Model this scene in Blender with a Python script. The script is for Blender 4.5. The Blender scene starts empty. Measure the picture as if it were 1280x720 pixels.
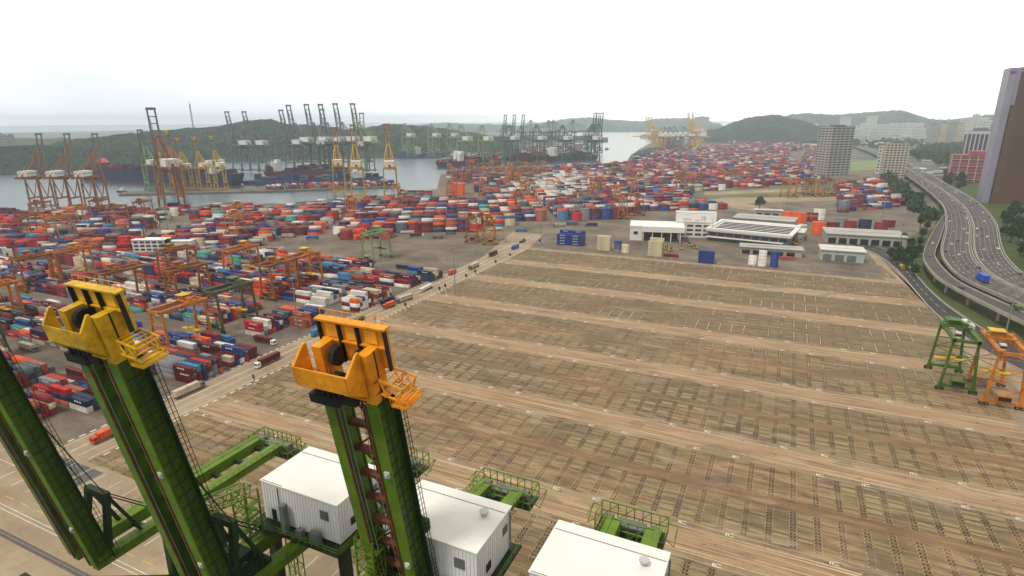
HAZE = 1.15e-4
import bpy, math, random
import numpy as np
from mathutils import Matrix, Vector
random.seed(11); rs = np.random.RandomState(5)
sc = bpy.context.scene
COL = sc.collection
R = math.radians
# ------------------------------------------------------------------ camera model (world X = along the yard rows, Y = away, Z up)
FPX, PITCH, ROLL, YAW, CAMH = 725.0, R(16.1), R(-0.35), R(25.2), 115.0
def _axes():
    p, r = PITCH, ROLL
    up = np.array([math.sin(r)*math.cos(p), -math.cos(r)*math.cos(p), -math.sin(p)])
    fw = np.array([0, 0, 1.0]); fw = fw-up*(fw@up); fw /= np.linalg.norm(fw)
    rt = np.cross(fw, up); rt /= np.linalg.norm(rt)
    if rt[0] < 0: rt = -rt
    dB = fw*math.cos(YAW)+rt*math.sin(YAW); dA = -fw*math.sin(YAW)+rt*math.cos(YAW)
    return np.array([dA, dB, up])
CM = _axes()
def g(px, py, z=0.0):
    "a point of the survey photograph -> the point of the level z it shows"
    w = CM@np.array([px-640, py-360, FPX]); t = (z-CAMH)/w[2]
    return (float(w[0]*t), float(w[1]*t))
def pj(X, Y, Z):
    c = CM.T@np.array([X, Y, Z-CAMH]); return 640+FPX*c[0]/c[2], 360+FPX*c[1]/c[2], c[2]
def ray(px, py, dist):
    w = CM@np.array([px-640, py-360, FPX]); t = dist/math.hypot(w[0], w[1])
    return float(w[0]*t), float(w[1]*t), CAMH+float(w[2]*t)
def ztop(X, Y, py):
    a = CM.T@np.array([X, Y, -CAMH]); b = CM.T@np.array([0, 0, 1.0]); k = (py-360)/FPX
    return float((k*a[2]-a[1])/(b[1]-k*b[2]))
def depth(X, Y, Z=0): return pj(X, Y, Z)[2]
# ------------------------------------------------------------------ materials
MATS = {}
def nodes(name):
    m = bpy.data.materials.new(name); m.use_nodes = True
    return m, m.node_tree.nodes, m.node_tree.links, m.node_tree.nodes['Principled BSDF']
def mat(name, col, rough=.6, metal=0, var=.18, scale=.6, bump=0, spec=None, stretch=(1, 1, 1)):
    if name in MATS: return MATS[name]
    m, N, L, b = nodes(name)
    b.inputs['Roughness'].default_value = rough; b.inputs['Metallic'].default_value = metal
    if spec is None and rough >= .4: spec = .22
    if spec is not None: b.inputs['Specular IOR Level'].default_value = spec
    c = (*col, 1)
    if var:
        tc = N.new('ShaderNodeTexCoord'); mp = N.new('ShaderNodeMapping'); mp.inputs['Scale'].default_value = stretch
        L.new(tc.outputs['Object'], mp.inputs[0])
        n = N.new('ShaderNodeTexNoise'); n.inputs['Scale'].default_value = scale; n.inputs['Detail'].default_value = 5; n.inputs['Roughness'].default_value = .65
        L.new(mp.outputs[0], n.inputs['Vector'])
        r = N.new('ShaderNodeMapRange'); r.inputs[1].default_value = .3; r.inputs[2].default_value = .7
        r.inputs[3].default_value = 1-var; r.inputs[4].default_value = 1+var*.6
        L.new(n.outputs[0], r.inputs[0])
        mx = N.new('ShaderNodeMix'); mx.data_type = 'RGBA'; mx.blend_type = 'MULTIPLY'; mx.inputs[0].default_value = 1
        mx.inputs[6].default_value = c; L.new(r.outputs[0], mx.inputs[7]); L.new(mx.outputs[2], b.inputs['Base Color'])
        if bump:
            bp = N.new('ShaderNodeBump'); bp.inputs['Strength'].default_value = bump; L.new(n.outputs[0], bp.inputs['Height']); L.new(bp.outputs[0], b.inputs['Normal'])
    else: b.inputs['Base Color'].default_value = c
    MATS[name] = m; return m
def obj_coords(N, L):
    tc = N.new('ShaderNodeTexCoord'); s = N.new('ShaderNodeSeparateXYZ'); L.new(tc.outputs['Object'], s.inputs[0]); return tc.outputs['Object'], s.outputs[0], s.outputs[1]
class X:
    def __init__(s, N, L): s.N, s.L = N, L
    def m(s, op, a, b=None, c=None):
        n = s.N.new('ShaderNodeMath'); n.operation = op
        for i, v in enumerate((a, b, c)):
            if v is None: continue
            if isinstance(v, (int, float)): n.inputs[i].default_value = v
            else: s.L.new(v, n.inputs[i])
        return n.outputs[0]
    def band(s, v, lo, hi): return s.m('MULTIPLY', s.m('GREATER_THAN', v, lo), s.m('LESS_THAN', v, hi))
    def noise(s, vec, scale, st=(1, 1, 1), det=4, rough=.6):
        mp = s.N.new('ShaderNodeMapping'); mp.inputs['Scale'].default_value = st; s.L.new(vec, mp.inputs[0])
        n = s.N.new('ShaderNodeTexNoise'); n.inputs['Scale'].default_value = scale; n.inputs['Detail'].default_value = det; n.inputs['Roughness'].default_value = rough
        s.L.new(mp.outputs[0], n.inputs['Vector']); return n.outputs[0]
    def rng(s, v, a, b, c=0, d=1):
        n = s.N.new('ShaderNodeMapRange'); s.L.new(v, n.inputs[0])
        for i, q in enumerate((a, b, c, d)): n.inputs[i+1].default_value = q
        return n.outputs[0]
    def mix(s, f, a, b):
        n = s.N.new('ShaderNodeMix'); n.data_type = 'RGBA'
        for i, v in ((0, f), (6, a), (7, b)):
            if isinstance(v, (int, float)): n.inputs[i].default_value = v
            elif isinstance(v, tuple): n.inputs[i].default_value = (*v, 1)
            else: s.L.new(v, n.inputs[i])
        return n.outputs[2]
def yard_material():
    m, N, L, b = nodes('worn_yard_concrete'); e = X(N, L); v, x, y = obj_coords(N, L)
    d = e.m('PINGPONG', e.m('ADD', y, 57.5*20-175.5), 28.75)                    # metres from the runway line of a block pair
    streak = e.noise(v, .5, (.05, 1.1, 1), 6, .7); big = e.noise(v, .018, (1, 1.6, 1), 5, .6); mid = e.noise(v, .22, (.30, 1.7, 1), 6, .72); fine = e.noise(v, 1.3, (1, 1, 1), 3, .7)
    base = e.mix(e.rng(mid, .35, .66), (.125, .078, .042), (.48, .325, .18))
    base = e.mix(e.rng(big, .4, .62), base, e.mix(e.rng(mid, .35, .65), (.10, .072, .044), (.25, .182, .11)))
    # lane
    lane = e.mix(e.rng(streak, .35, .65), (.29, .18, .11), (.48, .335, .215))
    lane = e.mix(e.rng(mid, .42, .66, 0, .7), lane, (.17, .12, .07))
    c = e.mix(e.m('GREATER_THAN', e.m('ADD', d, e.rng(fine, .3, .7, -.5, .5)), 23.0), base, lane)
    c = e.mix(e.m('MULTIPLY', e.band(d, 20.6, 23.0), e.rng(mid, .35, .6, .1, .7)), c, e.mix(e.rng(streak, .4, .6), (.22, .185, .135), (.36, .31, .235)))
    # slot grid : pale pads between columns, dark corner plates
    sx = e.m('MODULO', e.m('ADD', x, 6.45*100), 6.45); sy = e.m('MODULO', d, 2.95)
    slot = e.band(d, 2.2, 20.0)
    cell = N.new('ShaderNodeTexWhiteNoise'); cell.noise_dimensions = '2D'
    cb = N.new('ShaderNodeCombineXYZ'); L.new(e.m('FLOOR', e.m('DIVIDE', e.m('ADD', x, 6.45*100), 6.45)), cb.inputs[0]); L.new(e.m('FLOOR', e.m('DIVIDE', y, 2.95)), cb.inputs[1]); L.new(cb.outputs[0], cell.inputs['Vector'])
    pad = e.m('MULTIPLY', slot, e.m('MULTIPLY', e.band(sx, 1.2, 5.2), e.band(sy, .5, 2.5)))
    c = e.mix(e.m('MULTIPLY', slot, e.m('MULTIPLY', cell.outputs[0], .34)), c, (.10, .078, .042))
    c = e.mix(e.m('MULTIPLY', pad, e.m('MULTIPLY', e.m('GREATER_THAN', cell.outputs[0], .5), e.rng(e.noise(v, .03, (.6, 1, 1)), .42, .6, .25, .75))), c, e.mix(e.rng(streak, .35, .62), (.20, .145, .08), (.56, .42, .24)))
    col_ = e.m('MULTIPLY', slot, e.m('LESS_THAN', e.m('ABSOLUTE', e.m('SUBTRACT', sx, 3.225)), 3.225))
    edge = e.m('PINGPONG', e.m('ADD', x, 6.45*100), 3.225)                        # 0 at column line
    seam = e.m('MULTIPLY', slot, e.m('LESS_THAN', edge, .09))
    c = e.mix(e.m('MULTIPLY', seam, e.rng(big, .4, .6, .1, .5)), c, (.10, .07, .04))
    sy2 = e.m('MODULO', d, 1.475)
    wear = e.rng(e.noise(v, .05), .42, .5)
    plates = e.m('MULTIPLY', e.m('MULTIPLY', slot, e.band(edge, .26, .82)), e.m('LESS_THAN', sy2, .72))
    c = e.mix(e.m('MULTIPLY', plates, e.m('MULTIPLY', e.m('ADD', .5, wear), .66)), c, (.022, .016, .012))
    pale = e.m('MULTIPLY', e.m('MULTIPLY', slot, e.band(edge, .82, 1.05)), e.m('LESS_THAN', sy2, .55))
    c = e.mix(e.m('MULTIPLY', pale, .7), c, (.62, .52, .38))
    rowl = e.m('MULTIPLY', slot, e.m('LESS_THAN', sy, .16)); c = e.mix(e.m('MULTIPLY', rowl, .5), c, (.11, .08, .05))
    # runway tracks and painted lane lines
    tr = e.m('ADD', e.m('ADD', e.band(d, .25, .65), e.band(d, 1.2, 1.6)), e.band(d, 2.0, 2.15)); c = e.mix(e.m('MULTIPLY', tr, .75), c, (.10, .055, .028))
    c = e.mix(e.m('MULTIPLY', e.m('LESS_THAN', d, 1.9), .45), c, (.25, .155, .085))
    yl = e.m('ADD', e.band(d, 23.3, 23.5), e.band(d, 24.3, 24.48)); c = e.mix(e.m('MULTIPLY', yl, e.m('MULTIPLY', e.rng(fine, .3, .6), .85)), c, (.72, .58, .30))
    fs = e.noise(v, 2.2, (.008, 1, 1), 2, .5); inl = e.m('GREATER_THAN', d, 23.0)
    c = e.mix(e.m('MULTIPLY', inl, e.rng(fs, .56, .62, 0, .55)), c, (.66, .52, .34)); c = e.mix(e.m('MULTIPLY', inl, e.rng(fs, .44, .38, 0, .5)), c, (.15, .095, .05))
    ty = e.band(d, 21.1, 21.3); c = e.mix(e.m('MULTIPLY', ty, .45), c, (.6, .55, .45))
    oil = e.noise(v, .35, (1, 1, 1), 3, .5); c = e.mix(e.rng(oil, .66, .74, 0, .6), c, (.05, .038, .025)); pt = e.noise(v, .045, (1, 2.2, 1), 2, .4); c = e.mix(e.rng(pt, .62, .66, 0, .25), c, (.46, .39, .29)); c = e.mix(e.rng(pt, .36, .345, 0, .35), c, (.11, .095, .07))
    # blocks of different age, pale painted ticks in the older far ones
    blk = N.new('ShaderNodeTexWhiteNoise'); blk.noise_dimensions = '1D'; L.new(e.m('FLOOR', e.m('DIVIDE', e.m('ADD', y, 1000-175.5), 28.75)), blk.inputs['W'])
    farz = e.rng(y, 260, 330)
    c = e.mix(e.m('MULTIPLY', slot, e.m('ADD', e.m('MULTIPLY', blk.outputs[0], .35), e.m('MULTIPLY', farz, .42))), c, e.mix(e.rng(mid, .35, .65), (.10, .078, .048), (.19, .148, .092)))
    tick = e.m('MULTIPLY', e.m('MULTIPLY', e.band(d, 4, 19), e.m('LESS_THAN', edge, .22)), farz); c = e.mix(e.m('MULTIPLY', tick, e.rng(e.noise(v, .04), .45, .55, .05, .8)), c, (.52, .46, .36))
    # tyre streaks
    c = e.mix(e.rng(streak, .54, .70, 0, .6), c, (.12, .08, .045)); c = e.mix(e.rng(streak, .46, .28, 0, .5), c, (.46, .34, .21))
    L.new(c, b.inputs['Base Color']); b.inputs['Roughness'].default_value = .85; b.inputs['Specular IOR Level'].default_value = .12
    bp = N.new('ShaderNodeBump'); bp.inputs['Strength'].default_value = .3; L.new(fine, bp.inputs['Height']); L.new(bp.outputs[0], b.inputs['Normal'])
    return m
def ground_material(name, a, bcol, lines=None, scale=.03):
    m, N, L, b = nodes(name); e = X(N, L); v, x, y = obj_coords(N, L)
    n1 = e.noise(v, scale, (1, 1, 1), 6, .65); n2 = e.noise(v, scale*12, (1, 1, 1), 4, .7); n3 = e.noise(v, scale*2.5, (.25, 2, 1), 5, .7)
    c = e.mix(e.rng(n1, .35, .65), a, bcol); c = e.mix(e.rng(n2, .5, .75, 0, .35), c, tuple(q*.55 for q in a)); c = e.mix(e.rng(n3, .5, .7, 0, .4), c, tuple(min(1, q*1.25) for q in bcol))
    L.new(c, b.inputs['Base Color']); b.inputs['Roughness'].default_value = .9; b.inputs['Specular IOR Level'].default_value = .12
    return m
def water_material():
    m, N, L, b = nodes('harbour_water'); e = X(N, L); v, x, y = obj_coords(N, L)
    n1 = e.noise(v, .02, (1, .35, 1), 6, .7); n2 = e.noise(v, .25, (1, .5, 1), 5, .7)
    c = e.mix(e.rng(n1, .35, .65), (.03, .075, .11), (.06, .12, .165)); L.new(c, b.inputs['Base Color'])
    b.inputs['Roughness'].default_value = .22
    h = e.m('ADD', n2, e.m('MULTIPLY', n1, 2)); bp = N.new('ShaderNodeBump'); bp.inputs['Strength'].default_value = .55; bp.inputs['Distance'].default_value = 1.2
    L.new(h, bp.inputs['Height']); L.new(bp.outputs[0], b.inputs['Normal']); return m
# ------------------------------------------------------------------ mesh builder
class MB:
    def __init__(s): s.v = []; s.f = []; s.m = []
    def box(s, c, d, mi=0, rz=0.0):
        x, y, z = c; a, b, h = d[0]/2, d[1]/2, d[2]/2; k = len(s.v); ca, sa = math.cos(rz), math.sin(rz)
        for (i, j, l) in ((-1, -1, -1), (1, -1, -1), (1, 1, -1), (-1, 1, -1), (-1, -1, 1), (1, -1, 1), (1, 1, 1), (-1, 1, 1)):
            u, w = i*a, j*b; s.v.append((x+u*ca-w*sa, y+u*sa+w*ca, z+l*h))
        for q in ((0, 3, 2, 1), (4, 5, 6, 7), (0, 1, 5, 4), (1, 2, 6, 5), (2, 3, 7, 6), (3, 0, 4, 7)): s.f.append(tuple(k+t for t in q)); s.m.append(mi)
        return s
    def bb(s, lo, hi, mi=0): return s.box([(a+b)/2 for a, b in zip(lo, hi)], [abs(b-a) for a, b in zip(lo, hi)], mi)
    def bar(s, p, q, w, h=None, mi=0, w2=None, h2=None):
        h = w if h is None else h; w2 = w if w2 is None else w2; h2 = h if h2 is None else h2
        p = Vector(p); q = Vector(q); d = (q-p)
        if d.length < 1e-6: return s
        d.normalize(); r = Vector((0, 0, 1)) if abs(d.z) < .95 else Vector((0, 1, 0))
        sx = d.cross(r).normalized(); sy = sx.cross(d).normalized(); k = len(s.v)
        for pt, a, b in ((p, w/2, h/2), (q, w2/2, h2/2)):
            for i, j in ((-1, -1), (1, -1), (1, 1), (-1, 1)): s.v.append(tuple(pt+sx*i*a+sy*j*b))
        for t in ((0, 1, 2, 3), (7, 6, 5, 4), (0, 4, 5, 1), (1, 5, 6, 2), (2, 6, 7, 3), (3, 7, 4, 0)): s.f.append(tuple(k+u for u in t)); s.m.append(mi)
        return s
    def cyl(s, p, q, r, n=10, mi=0, r2=None):
        p = Vector(p); q = Vector(q); d = (q-p).normalized(); r2 = r if r2 is None else r2
        a = Vector((0, 0, 1)) if abs(d.z) < .9 else Vector((1, 0, 0)); sx = d.cross(a).normalized(); sy = sx.cross(d); k = len(s.v)
        for pt, rr in ((p, r), (q, r2)):
            for i in range(n): t = 2*math.pi*i/n; s.v.append(tuple(pt+(sx*math.cos(t)+sy*math.sin(t))*rr))
        for i in range(n): j = (i+1) % n; s.f.append((k+i, k+n+i, k+n+j, k+j)); s.m.append(mi)
        s.f.append(tuple(k+i for i in range(n))); s.m.append(mi); s.f.append(tuple(k+n+i for i in reversed(range(n)))); s.m.append(mi); return s
    def poly(s, pts, z0, z1, mi=0):
        k = len(s.v); n = len(pts)
        for z in (z0, z1):
            for p in pts: s.v.append((p[0], p[1], z))
        s.f.append(tuple(k+n+i for i in range(n))); s.m.append(mi); s.f.append(tuple(k+i for i in reversed(range(n)))); s.m.append(mi)
        for i in range(n): j = (i+1) % n; s.f.append((k+i, k+j, k+n+j, k+n+i)); s.m.append(mi)
        return s
    def quad(s, a, b, c, d, mi=0):
        k = len(s.v); s.v += [tuple(a), tuple(b), tuple(c), tuple(d)]; s.f.append((k, k+1, k+2, k+3)); s.m.append(mi); return s
    def lattice(s, p, q, w, h, n, r, mi=0):
        "box lattice between p and q: four chords, rungs and diagonals"
        p = Vector(p); q = Vector(q); d = (q-p).normalized(); a = Vector((0, 0, 1)) if abs(d.z) < .95 else Vector((0, 1, 0)); sx = d.cross(a).normalized(); sy = sx.cross(d).normalized()
        cs = [sx*i*w/2+sy*j*h/2 for i, j in ((-1, -1), (1, -1), (1, 1), (-1, 1))]
        for c in cs: s.bar(p+c, q+c, r*1.5, None, mi)
        for k in range(n):
            u = p.lerp(q, k/n); v = p.lerp(q, (k+1)/n)
            for i in range(4):
                j = (i+1) % 4; s.bar(u+cs[i], u+cs[j], r, None, mi); s.bar(u+cs[i], v+cs[j], r*.8, None, mi)
        return s
    def mesh(s, name, mats):
        me = bpy.data.meshes.new(name); me.from_pydata(s.v, [], s.f)
        for m in mats: me.materials.append(m)
        if len(mats) > 1: me.polygons.foreach_set('material_index', s.m)
        me.update(); return me
    def build(s, name, mats, parent=None, loc=(0, 0, 0), rz=0):
        if not isinstance(mats, (list, tuple)): mats = [mats]
        return link(name, s.mesh(name, mats), parent, loc, rz)
def link(name, me, parent=None, loc=(0, 0, 0), rz=0):
    o = bpy.data.objects.new(name, me); COL.objects.link(o); o.location = loc; o.rotation_euler = (0, 0, rz)
    if parent: o.parent = parent
    return o
def tag(o, label=None, cat=None, group=None, kind=None):
    if label: o['label'] = label
    if cat: o['category'] = cat
    if group: o['group'] = group
    if kind: o['kind'] = kind
    return o
def thing(name, label, cat, loc=(0, 0, 0), rz=0, group=None):
    o = bpy.data.objects.new(name, None); COL.objects.link(o); o.location = loc; o.rotation_euler = (0, 0, rz); o.empty_display_size = .1
    return tag(o, label, cat, group)
KIDS = {}
def dup(root, label=None, loc=None, rz=None, group=None, scale=None):
    c = root.copy(); COL.objects.link(c)
    if label: c['label'] = label
    if group: c['group'] = group
    if loc is not None: c.location = loc
    if rz is not None: c.rotation_euler = (0, 0, rz)
    if scale is not None: c.scale = (scale,)*3 if not isinstance(scale, tuple) else scale
    if root.name not in KIDS: KIDS[root.name] = [(ch, list(ch.children)) for ch in root.children]
    for ch, gs in KIDS[root.name]:
        d = ch.copy(); COL.objects.link(d); d.parent = c
        for q in gs: e = q.copy(); COL.objects.link(e); e.parent = d
    return c
ORD = ['first', 'second', 'third', 'fourth', 'fifth', 'sixth', 'seventh', 'eighth', 'ninth', 'tenth', 'eleventh', 'twelfth', 'thirteenth', 'fourteenth', 'fifteenth', 'sixteenth', 'seventeenth', 'eighteenth', 'nineteenth', 'twentieth']
for t_, n_ in zip(('twenty', 'thirty', 'forty', 'fifty', 'sixty', 'seventy', 'eighty', 'ninety'), ('thirtieth', 'fortieth', 'fiftieth', 'sixtieth', 'seventieth', 'eightieth', 'ninetieth', 'hundredth')):
    ORD += [t_+'-'+o for o in ORD[:9]] + [n_]
def inpoly(x, y, P):
    c = False; n = len(P)
    for i in range(n):
        x1, y1 = P[i]; x2, y2 = P[(i+1) % n]
        if (y1 > y) != (y2 > y) and x < (x2-x1)*(y-y1)/(y2-y1)+x1: c = not c
    return c
def spline(P, n=8):
    out = []; P = [Vector(p) for p in P]
    for i in range(len(P)-1):
        a = P[max(i-1, 0)]; b = P[i]; c = P[i+1]; d = P[min(i+2, len(P)-1)]
        for k in range(n):
            t = k/n; out.append(.5*((2*b)+(c-a)*t+(2*a-5*b+4*c-d)*t*t+(3*b-a-3*c+d)*t**3))
    out.append(P[-1]); return out
def resample(P, n):
    P = [Vector(p) for p in P]; L = [0]
    for a, b in zip(P, P[1:]): L.append(L[-1]+(b-a).length)
    out = []; j = 0
    for i in range(n):
        t = L[-1]*i/(n-1)
        while j < len(L)-2 and L[j+1] < t: j += 1
        k = (t-L[j])/max(L[j+1]-L[j], 1e-9); out.append(P[j].lerp(P[j+1], min(k, 1)))
    return out
# ------------------------------------------------------------------ render, world, camera, sun
sc.render.engine = 'CYCLES'
cam = bpy.data.cameras.new('camera'); co = bpy.data.objects.new('camera', cam); COL.objects.link(co); sc.camera = co
r_ = CM@np.array([1., 0, 0]); u_ = CM@np.array([0, -1., 0]); b_ = CM@np.array([0, 0, -1.])
co.matrix_world = Matrix(((r_[0], u_[0], b_[0], 0), (r_[1], u_[1], b_[1], 0), (r_[2], u_[2], b_[2], CAMH), (0, 0, 0, 1)))
cam.sensor_width = 36; cam.lens = FPX/1280*36; cam.clip_end = 60000; cam.clip_start = .5
SUN_EL, SUN_AZ = 60, 205          # degrees; azimuth clockwise from +Y (the sun stands behind the camera, to its left)
w = bpy.data.worlds.new('World'); sc.world = w; w.use_nodes = True
N, L = w.node_tree.nodes, w.node_tree.links; bg = N['Background']; e = X(N, L)
sky = N.new('ShaderNodeTexSky'); sky.sky_type = 'NISHITA'; sky.sun_disc = False; sky.sun_elevation = R(SUN_EL); sky.sun_rotation = R(SUN_AZ); sky.air_density = 1.2; sky.dust_density = 3
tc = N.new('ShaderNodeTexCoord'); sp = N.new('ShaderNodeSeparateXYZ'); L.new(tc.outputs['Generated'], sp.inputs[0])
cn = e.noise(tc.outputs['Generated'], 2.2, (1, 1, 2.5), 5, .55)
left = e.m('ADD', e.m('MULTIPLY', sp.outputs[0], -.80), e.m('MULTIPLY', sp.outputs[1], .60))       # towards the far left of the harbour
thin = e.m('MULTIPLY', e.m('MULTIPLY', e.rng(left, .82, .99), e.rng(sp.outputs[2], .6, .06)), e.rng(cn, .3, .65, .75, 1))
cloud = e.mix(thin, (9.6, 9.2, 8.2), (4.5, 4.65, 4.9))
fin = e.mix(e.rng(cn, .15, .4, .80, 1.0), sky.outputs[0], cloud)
front = e.m('ADD', e.m('MULTIPLY', sp.outputs[0], -.32), e.m('MULTIPLY', sp.outputs[1], .947))      # sky brightness shaped: raised ahead, cut behind and overhead for contrast
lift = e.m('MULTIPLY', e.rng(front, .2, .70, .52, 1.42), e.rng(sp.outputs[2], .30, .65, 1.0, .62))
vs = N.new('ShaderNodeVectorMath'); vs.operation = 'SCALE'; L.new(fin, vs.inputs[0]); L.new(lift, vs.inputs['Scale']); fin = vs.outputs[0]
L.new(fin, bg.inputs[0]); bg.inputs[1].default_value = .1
sd = bpy.data.lights.new('sun', 'SUN'); sd.energy = 1.5; sd.angle = R(10); sd.color = (1, .94, .84)
so = bpy.data.objects.new('sun', sd); COL.objects.link(so)
az = R(SUN_AZ); el = R(SUN_EL); sdir = Vector((math.sin(az)*math.cos(el), math.cos(az)*math.cos(el), math.sin(el)))
so.rotation_euler = sdir.to_track_quat('Z', 'Y').to_euler()
sc.view_settings.view_transform = 'Standard'; sc.view_settings.look = 'None'; sc.view_settings.exposure = 0.62; sc.view_settings.gamma = 1
# ================================================================== SETTING
def structure(o): o['kind'] = 'structure'; return o
def sheet(name, pts, z, m, th=.0):
    b = MB(); k = [(p[0], p[1], z) for p in pts]; b.v = k; b.f = [tuple(range(len(k)))]; b.m = [0]
    o = b.build(name, m)
    # make the normal point up
    if o.data.polygons[0].normal.z < 0: o.data.flip_normals()
    return structure(o)
def quad_strip(A, B, z): 
    b = MB(); A = [Vector((p[0], p[1])) for p in A]; B = [Vector((p[0], p[1])) for p in B]
    for i in range(len(A)-1): b.quad((*A[i], z), (*B[i], z), (*B[i+1], z), (*A[i+1], z))
    return b
mw = water_material()
b = MB(); S = 40000
b.quad((-S, -S, -3.2), (S, -S, -3.2), (S, S, -3.2), (-S, S, -3.2)); structure(b.build('water', mw))
m_conc = ground_material('apron_concrete', (.27, .20, .135), (.38, .30, .21))
m_grey = ground_material('grey_hardstand', (.105, .086, .07), (.235, .19, .148))
m_grass = ground_material('mown_grass', (.045, .07, .02), (.10, .12, .045), scale=.02)
m_dirt = ground_material('dry_verge', (.09, .105, .045), (.20, .20, .11), scale=.02)
m_asph = ground_material('asphalt', (.05, .05, .052), (.075, .073, .072), scale=.05)
m_asph2 = ground_material('pale_asphalt', (.10, .098, .095), (.15, .147, .14), scale=.05)
m_city = ground_material('far_city_ground', (.07, .085, .05), (.22, .21, .19), scale=.006)
SH = [g(*p) for p in ((160, 262), (250, 258), (420, 251), (500, 243), (546, 236), (551, 217), (650, 212), (744, 204.5), (783, 203), (788, 194), (800, 186), (815, 178))]
main = [(-1600, 22), (4500, 22), (9000, 9000), (-300, 9000), (-900, 4800)]+SH[::-1]+[(-1010, 405), (-1150, 330), (-1600, 200)]
def slab(name, pts, z0, z1, m, side):
    b = MB(); b.poly(pts, z0, z1); b.m = [0, 0]+[1]*len(pts); o = b.build(name, [m, side]); return structure(o)
m_wall = mat('quay_wall_concrete', (.22, .20, .17), .9, var=.3, scale=.1)
if MB and sum((main[i][0]*main[(i+1) % len(main)][1]-main[(i+1) % len(main)][0]*main[i][1]) for i in range(len(main))) < 0: main = main[::-1]
slab('port_ground', main, -4, 0, m_grey, m_wall)
my = yard_material()
sheet('yard_paving', [(-213, 99), (92, 99), (92, 432), (74, 560), (70, 492), (-213, 492)][:4]+[(74, 492), (-213, 492)], .004, my)
sheet('apron_paving', [(-1200, 22), (1500, 22), (1500, 99), (-1200, 99)], .004, m_conc)
# haul road between the yards with painted lines
sheet('haul_road', [(-233, 99), (-213, 99), (-213, 492), (-226, 560), (-262, 560), (-233, 430)], .005, m_conc)
b = MB()
m_line = mat('worn_road_paint', (.68, .66, .58), .8, var=.3, scale=.5)
m_yline = mat('yellow_road_paint', (.62, .42, .10), .8, var=.3, scale=.5)
for x in (-231.6, -226.0, -225.4, -220.2, -214.6): b.bb((x, 100, .006), (x+.22, 555, .016))
for k in range(110): b.bb((-234.2, 100+k*4.0, .006), (-233.4, 102.2+k*4.0, .016))
for k in range(85): b.bb((-212.6, 104+k*4.5, .006), (-211.8, 106.4+k*4.5, .016))
structure(b.build('road_markings', m_line))
b = MB()
for yc in [146.75+57.5*k for k in range(7)]:
    for k in range(22):
        x = -206+13.3*k
        for s in (-1, 1):
            for q in ((0, 0, .35, 1.5), (.6, 0, .35, 1.5), (1.5, .6, 1.2, .3), (1.5, -.6, 1.2, .3), (.3, .6, .9, .25)):
                if (k*7+int(yc)) % 3 != (0 if s > 0 else 1): b.box((x+q[0]+(2 if s > 0 else 0), yc+s*7.0+q[1], .012), (q[2], q[3], .012))
structure(b.build('slot_markings', m_line))
# apron: crane rails, parking bays, kerb lines under the ship-to-shore cranes
b = MB()
for y in (40.0, 66.0):
    b.bb((-1100, y-.9, .006), (1100, y+.9, .03), 0); b.bb((-1100, y-.1, .03), (1100, y+.1, .16), 1)
structure(b.build('crane_rails', [mat('rail_bed', (.13, .11, .10), .85), mat('rail_steel', (.3, .28, .26), .4, .8)]))
b = MB()
for k in range(60):
    x = -420+k*8.5
    b.bb((x, 76, .006), (x+4.6, 76.25, .016), 0); b.bb((x, 88, .006), (x+.2, 97.5, .014), 1); b.bb((x+3.2, 80, .006), (x+3.5, 85, .014), 1)
for y in (72.0, 73.2, 86.8): b.bb((-700, y, .006), (500, y+.2, .018), 1)
structure(b.build('apron_markings', [m_yline, m_line]))
b = MB()
for k in range(5): b.bb((-232+k*6.4, 88.2, .006), (-232+k*6.4+5.9, 97.2, .010))
structure(b.build('parking_bays', m_asph2))
# ground level road curving past the yard
Lp = [g(*p) for p in ((1050, 303), (1080, 311), (1102, 322), (1124, 340), (1147, 367), (1169, 391), (1218, 430), (1275, 462))]; Rp = [g(*p) for p in ((1062, 300), (1096, 308), (1120, 318), (1137, 334), (1158, 358), (1182, 380), (1224, 408), (1290, 441))]
Lp.append((150, 230)); Rp.append((166, 232)); Lp.append((210, 100)); Rp.append((226, 104))
LS = resample(spline(Lp), 90); RS_ = resample(spline(Rp), 90)
structure(quad_strip(LS, RS_, .008).build('service_road', m_asph))
b = MB()
for i in range(89):
    for t, w_ in ((.03, .25), (.97, .25)):
        a = LS[i].lerp(RS_[i], t); c = LS[i+1].lerp(RS_[i+1], t); b.bar((a.x, a.y, .014), (c.x, c.y, .014), w_, .01)
    if i % 2: a = LS[i].lerp(RS_[i], .5); c = LS[i+1].lerp(RS_[i+1], .5); b.bar((a.x, a.y, .014), (c.x, c.y, .014), .22, .01)
structure(b.build('service_road_lines', m_line))
b = MB()
for i in range(89):
    for P, o in ((LS, -1), (RS_, 1)):
        a, c = P[i], P[i+1]; n = (RS_[i]-LS[i]).normalized()*o*.3; b.bar((a.x+n.x, a.y+n.y, .07), (c.x+n.x, c.y+n.y, .07), .35, .14)
structure(b.build('kerb', mat('kerb_concrete', (.40, .38, .33), .85)))
# pale verge and grass around the viaduct
V0 = [(p[0]+1.2, p[1]+.5) for p in Rp[1:]]
sheet('grass', V0[:8]+[(226, 100), (700, 100), (900, 700), (420, 1500), (250, 1500), (200, 1000), (150, 760), (100, 660)], .004, m_grass)
sheet('yard_verge', [(92, 99), (92, 432), (74, 560)]+[(p[0]-1.0, p[1]) for p in Lp[1:]]+[(200, 99)], .004, m_conc)
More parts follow.
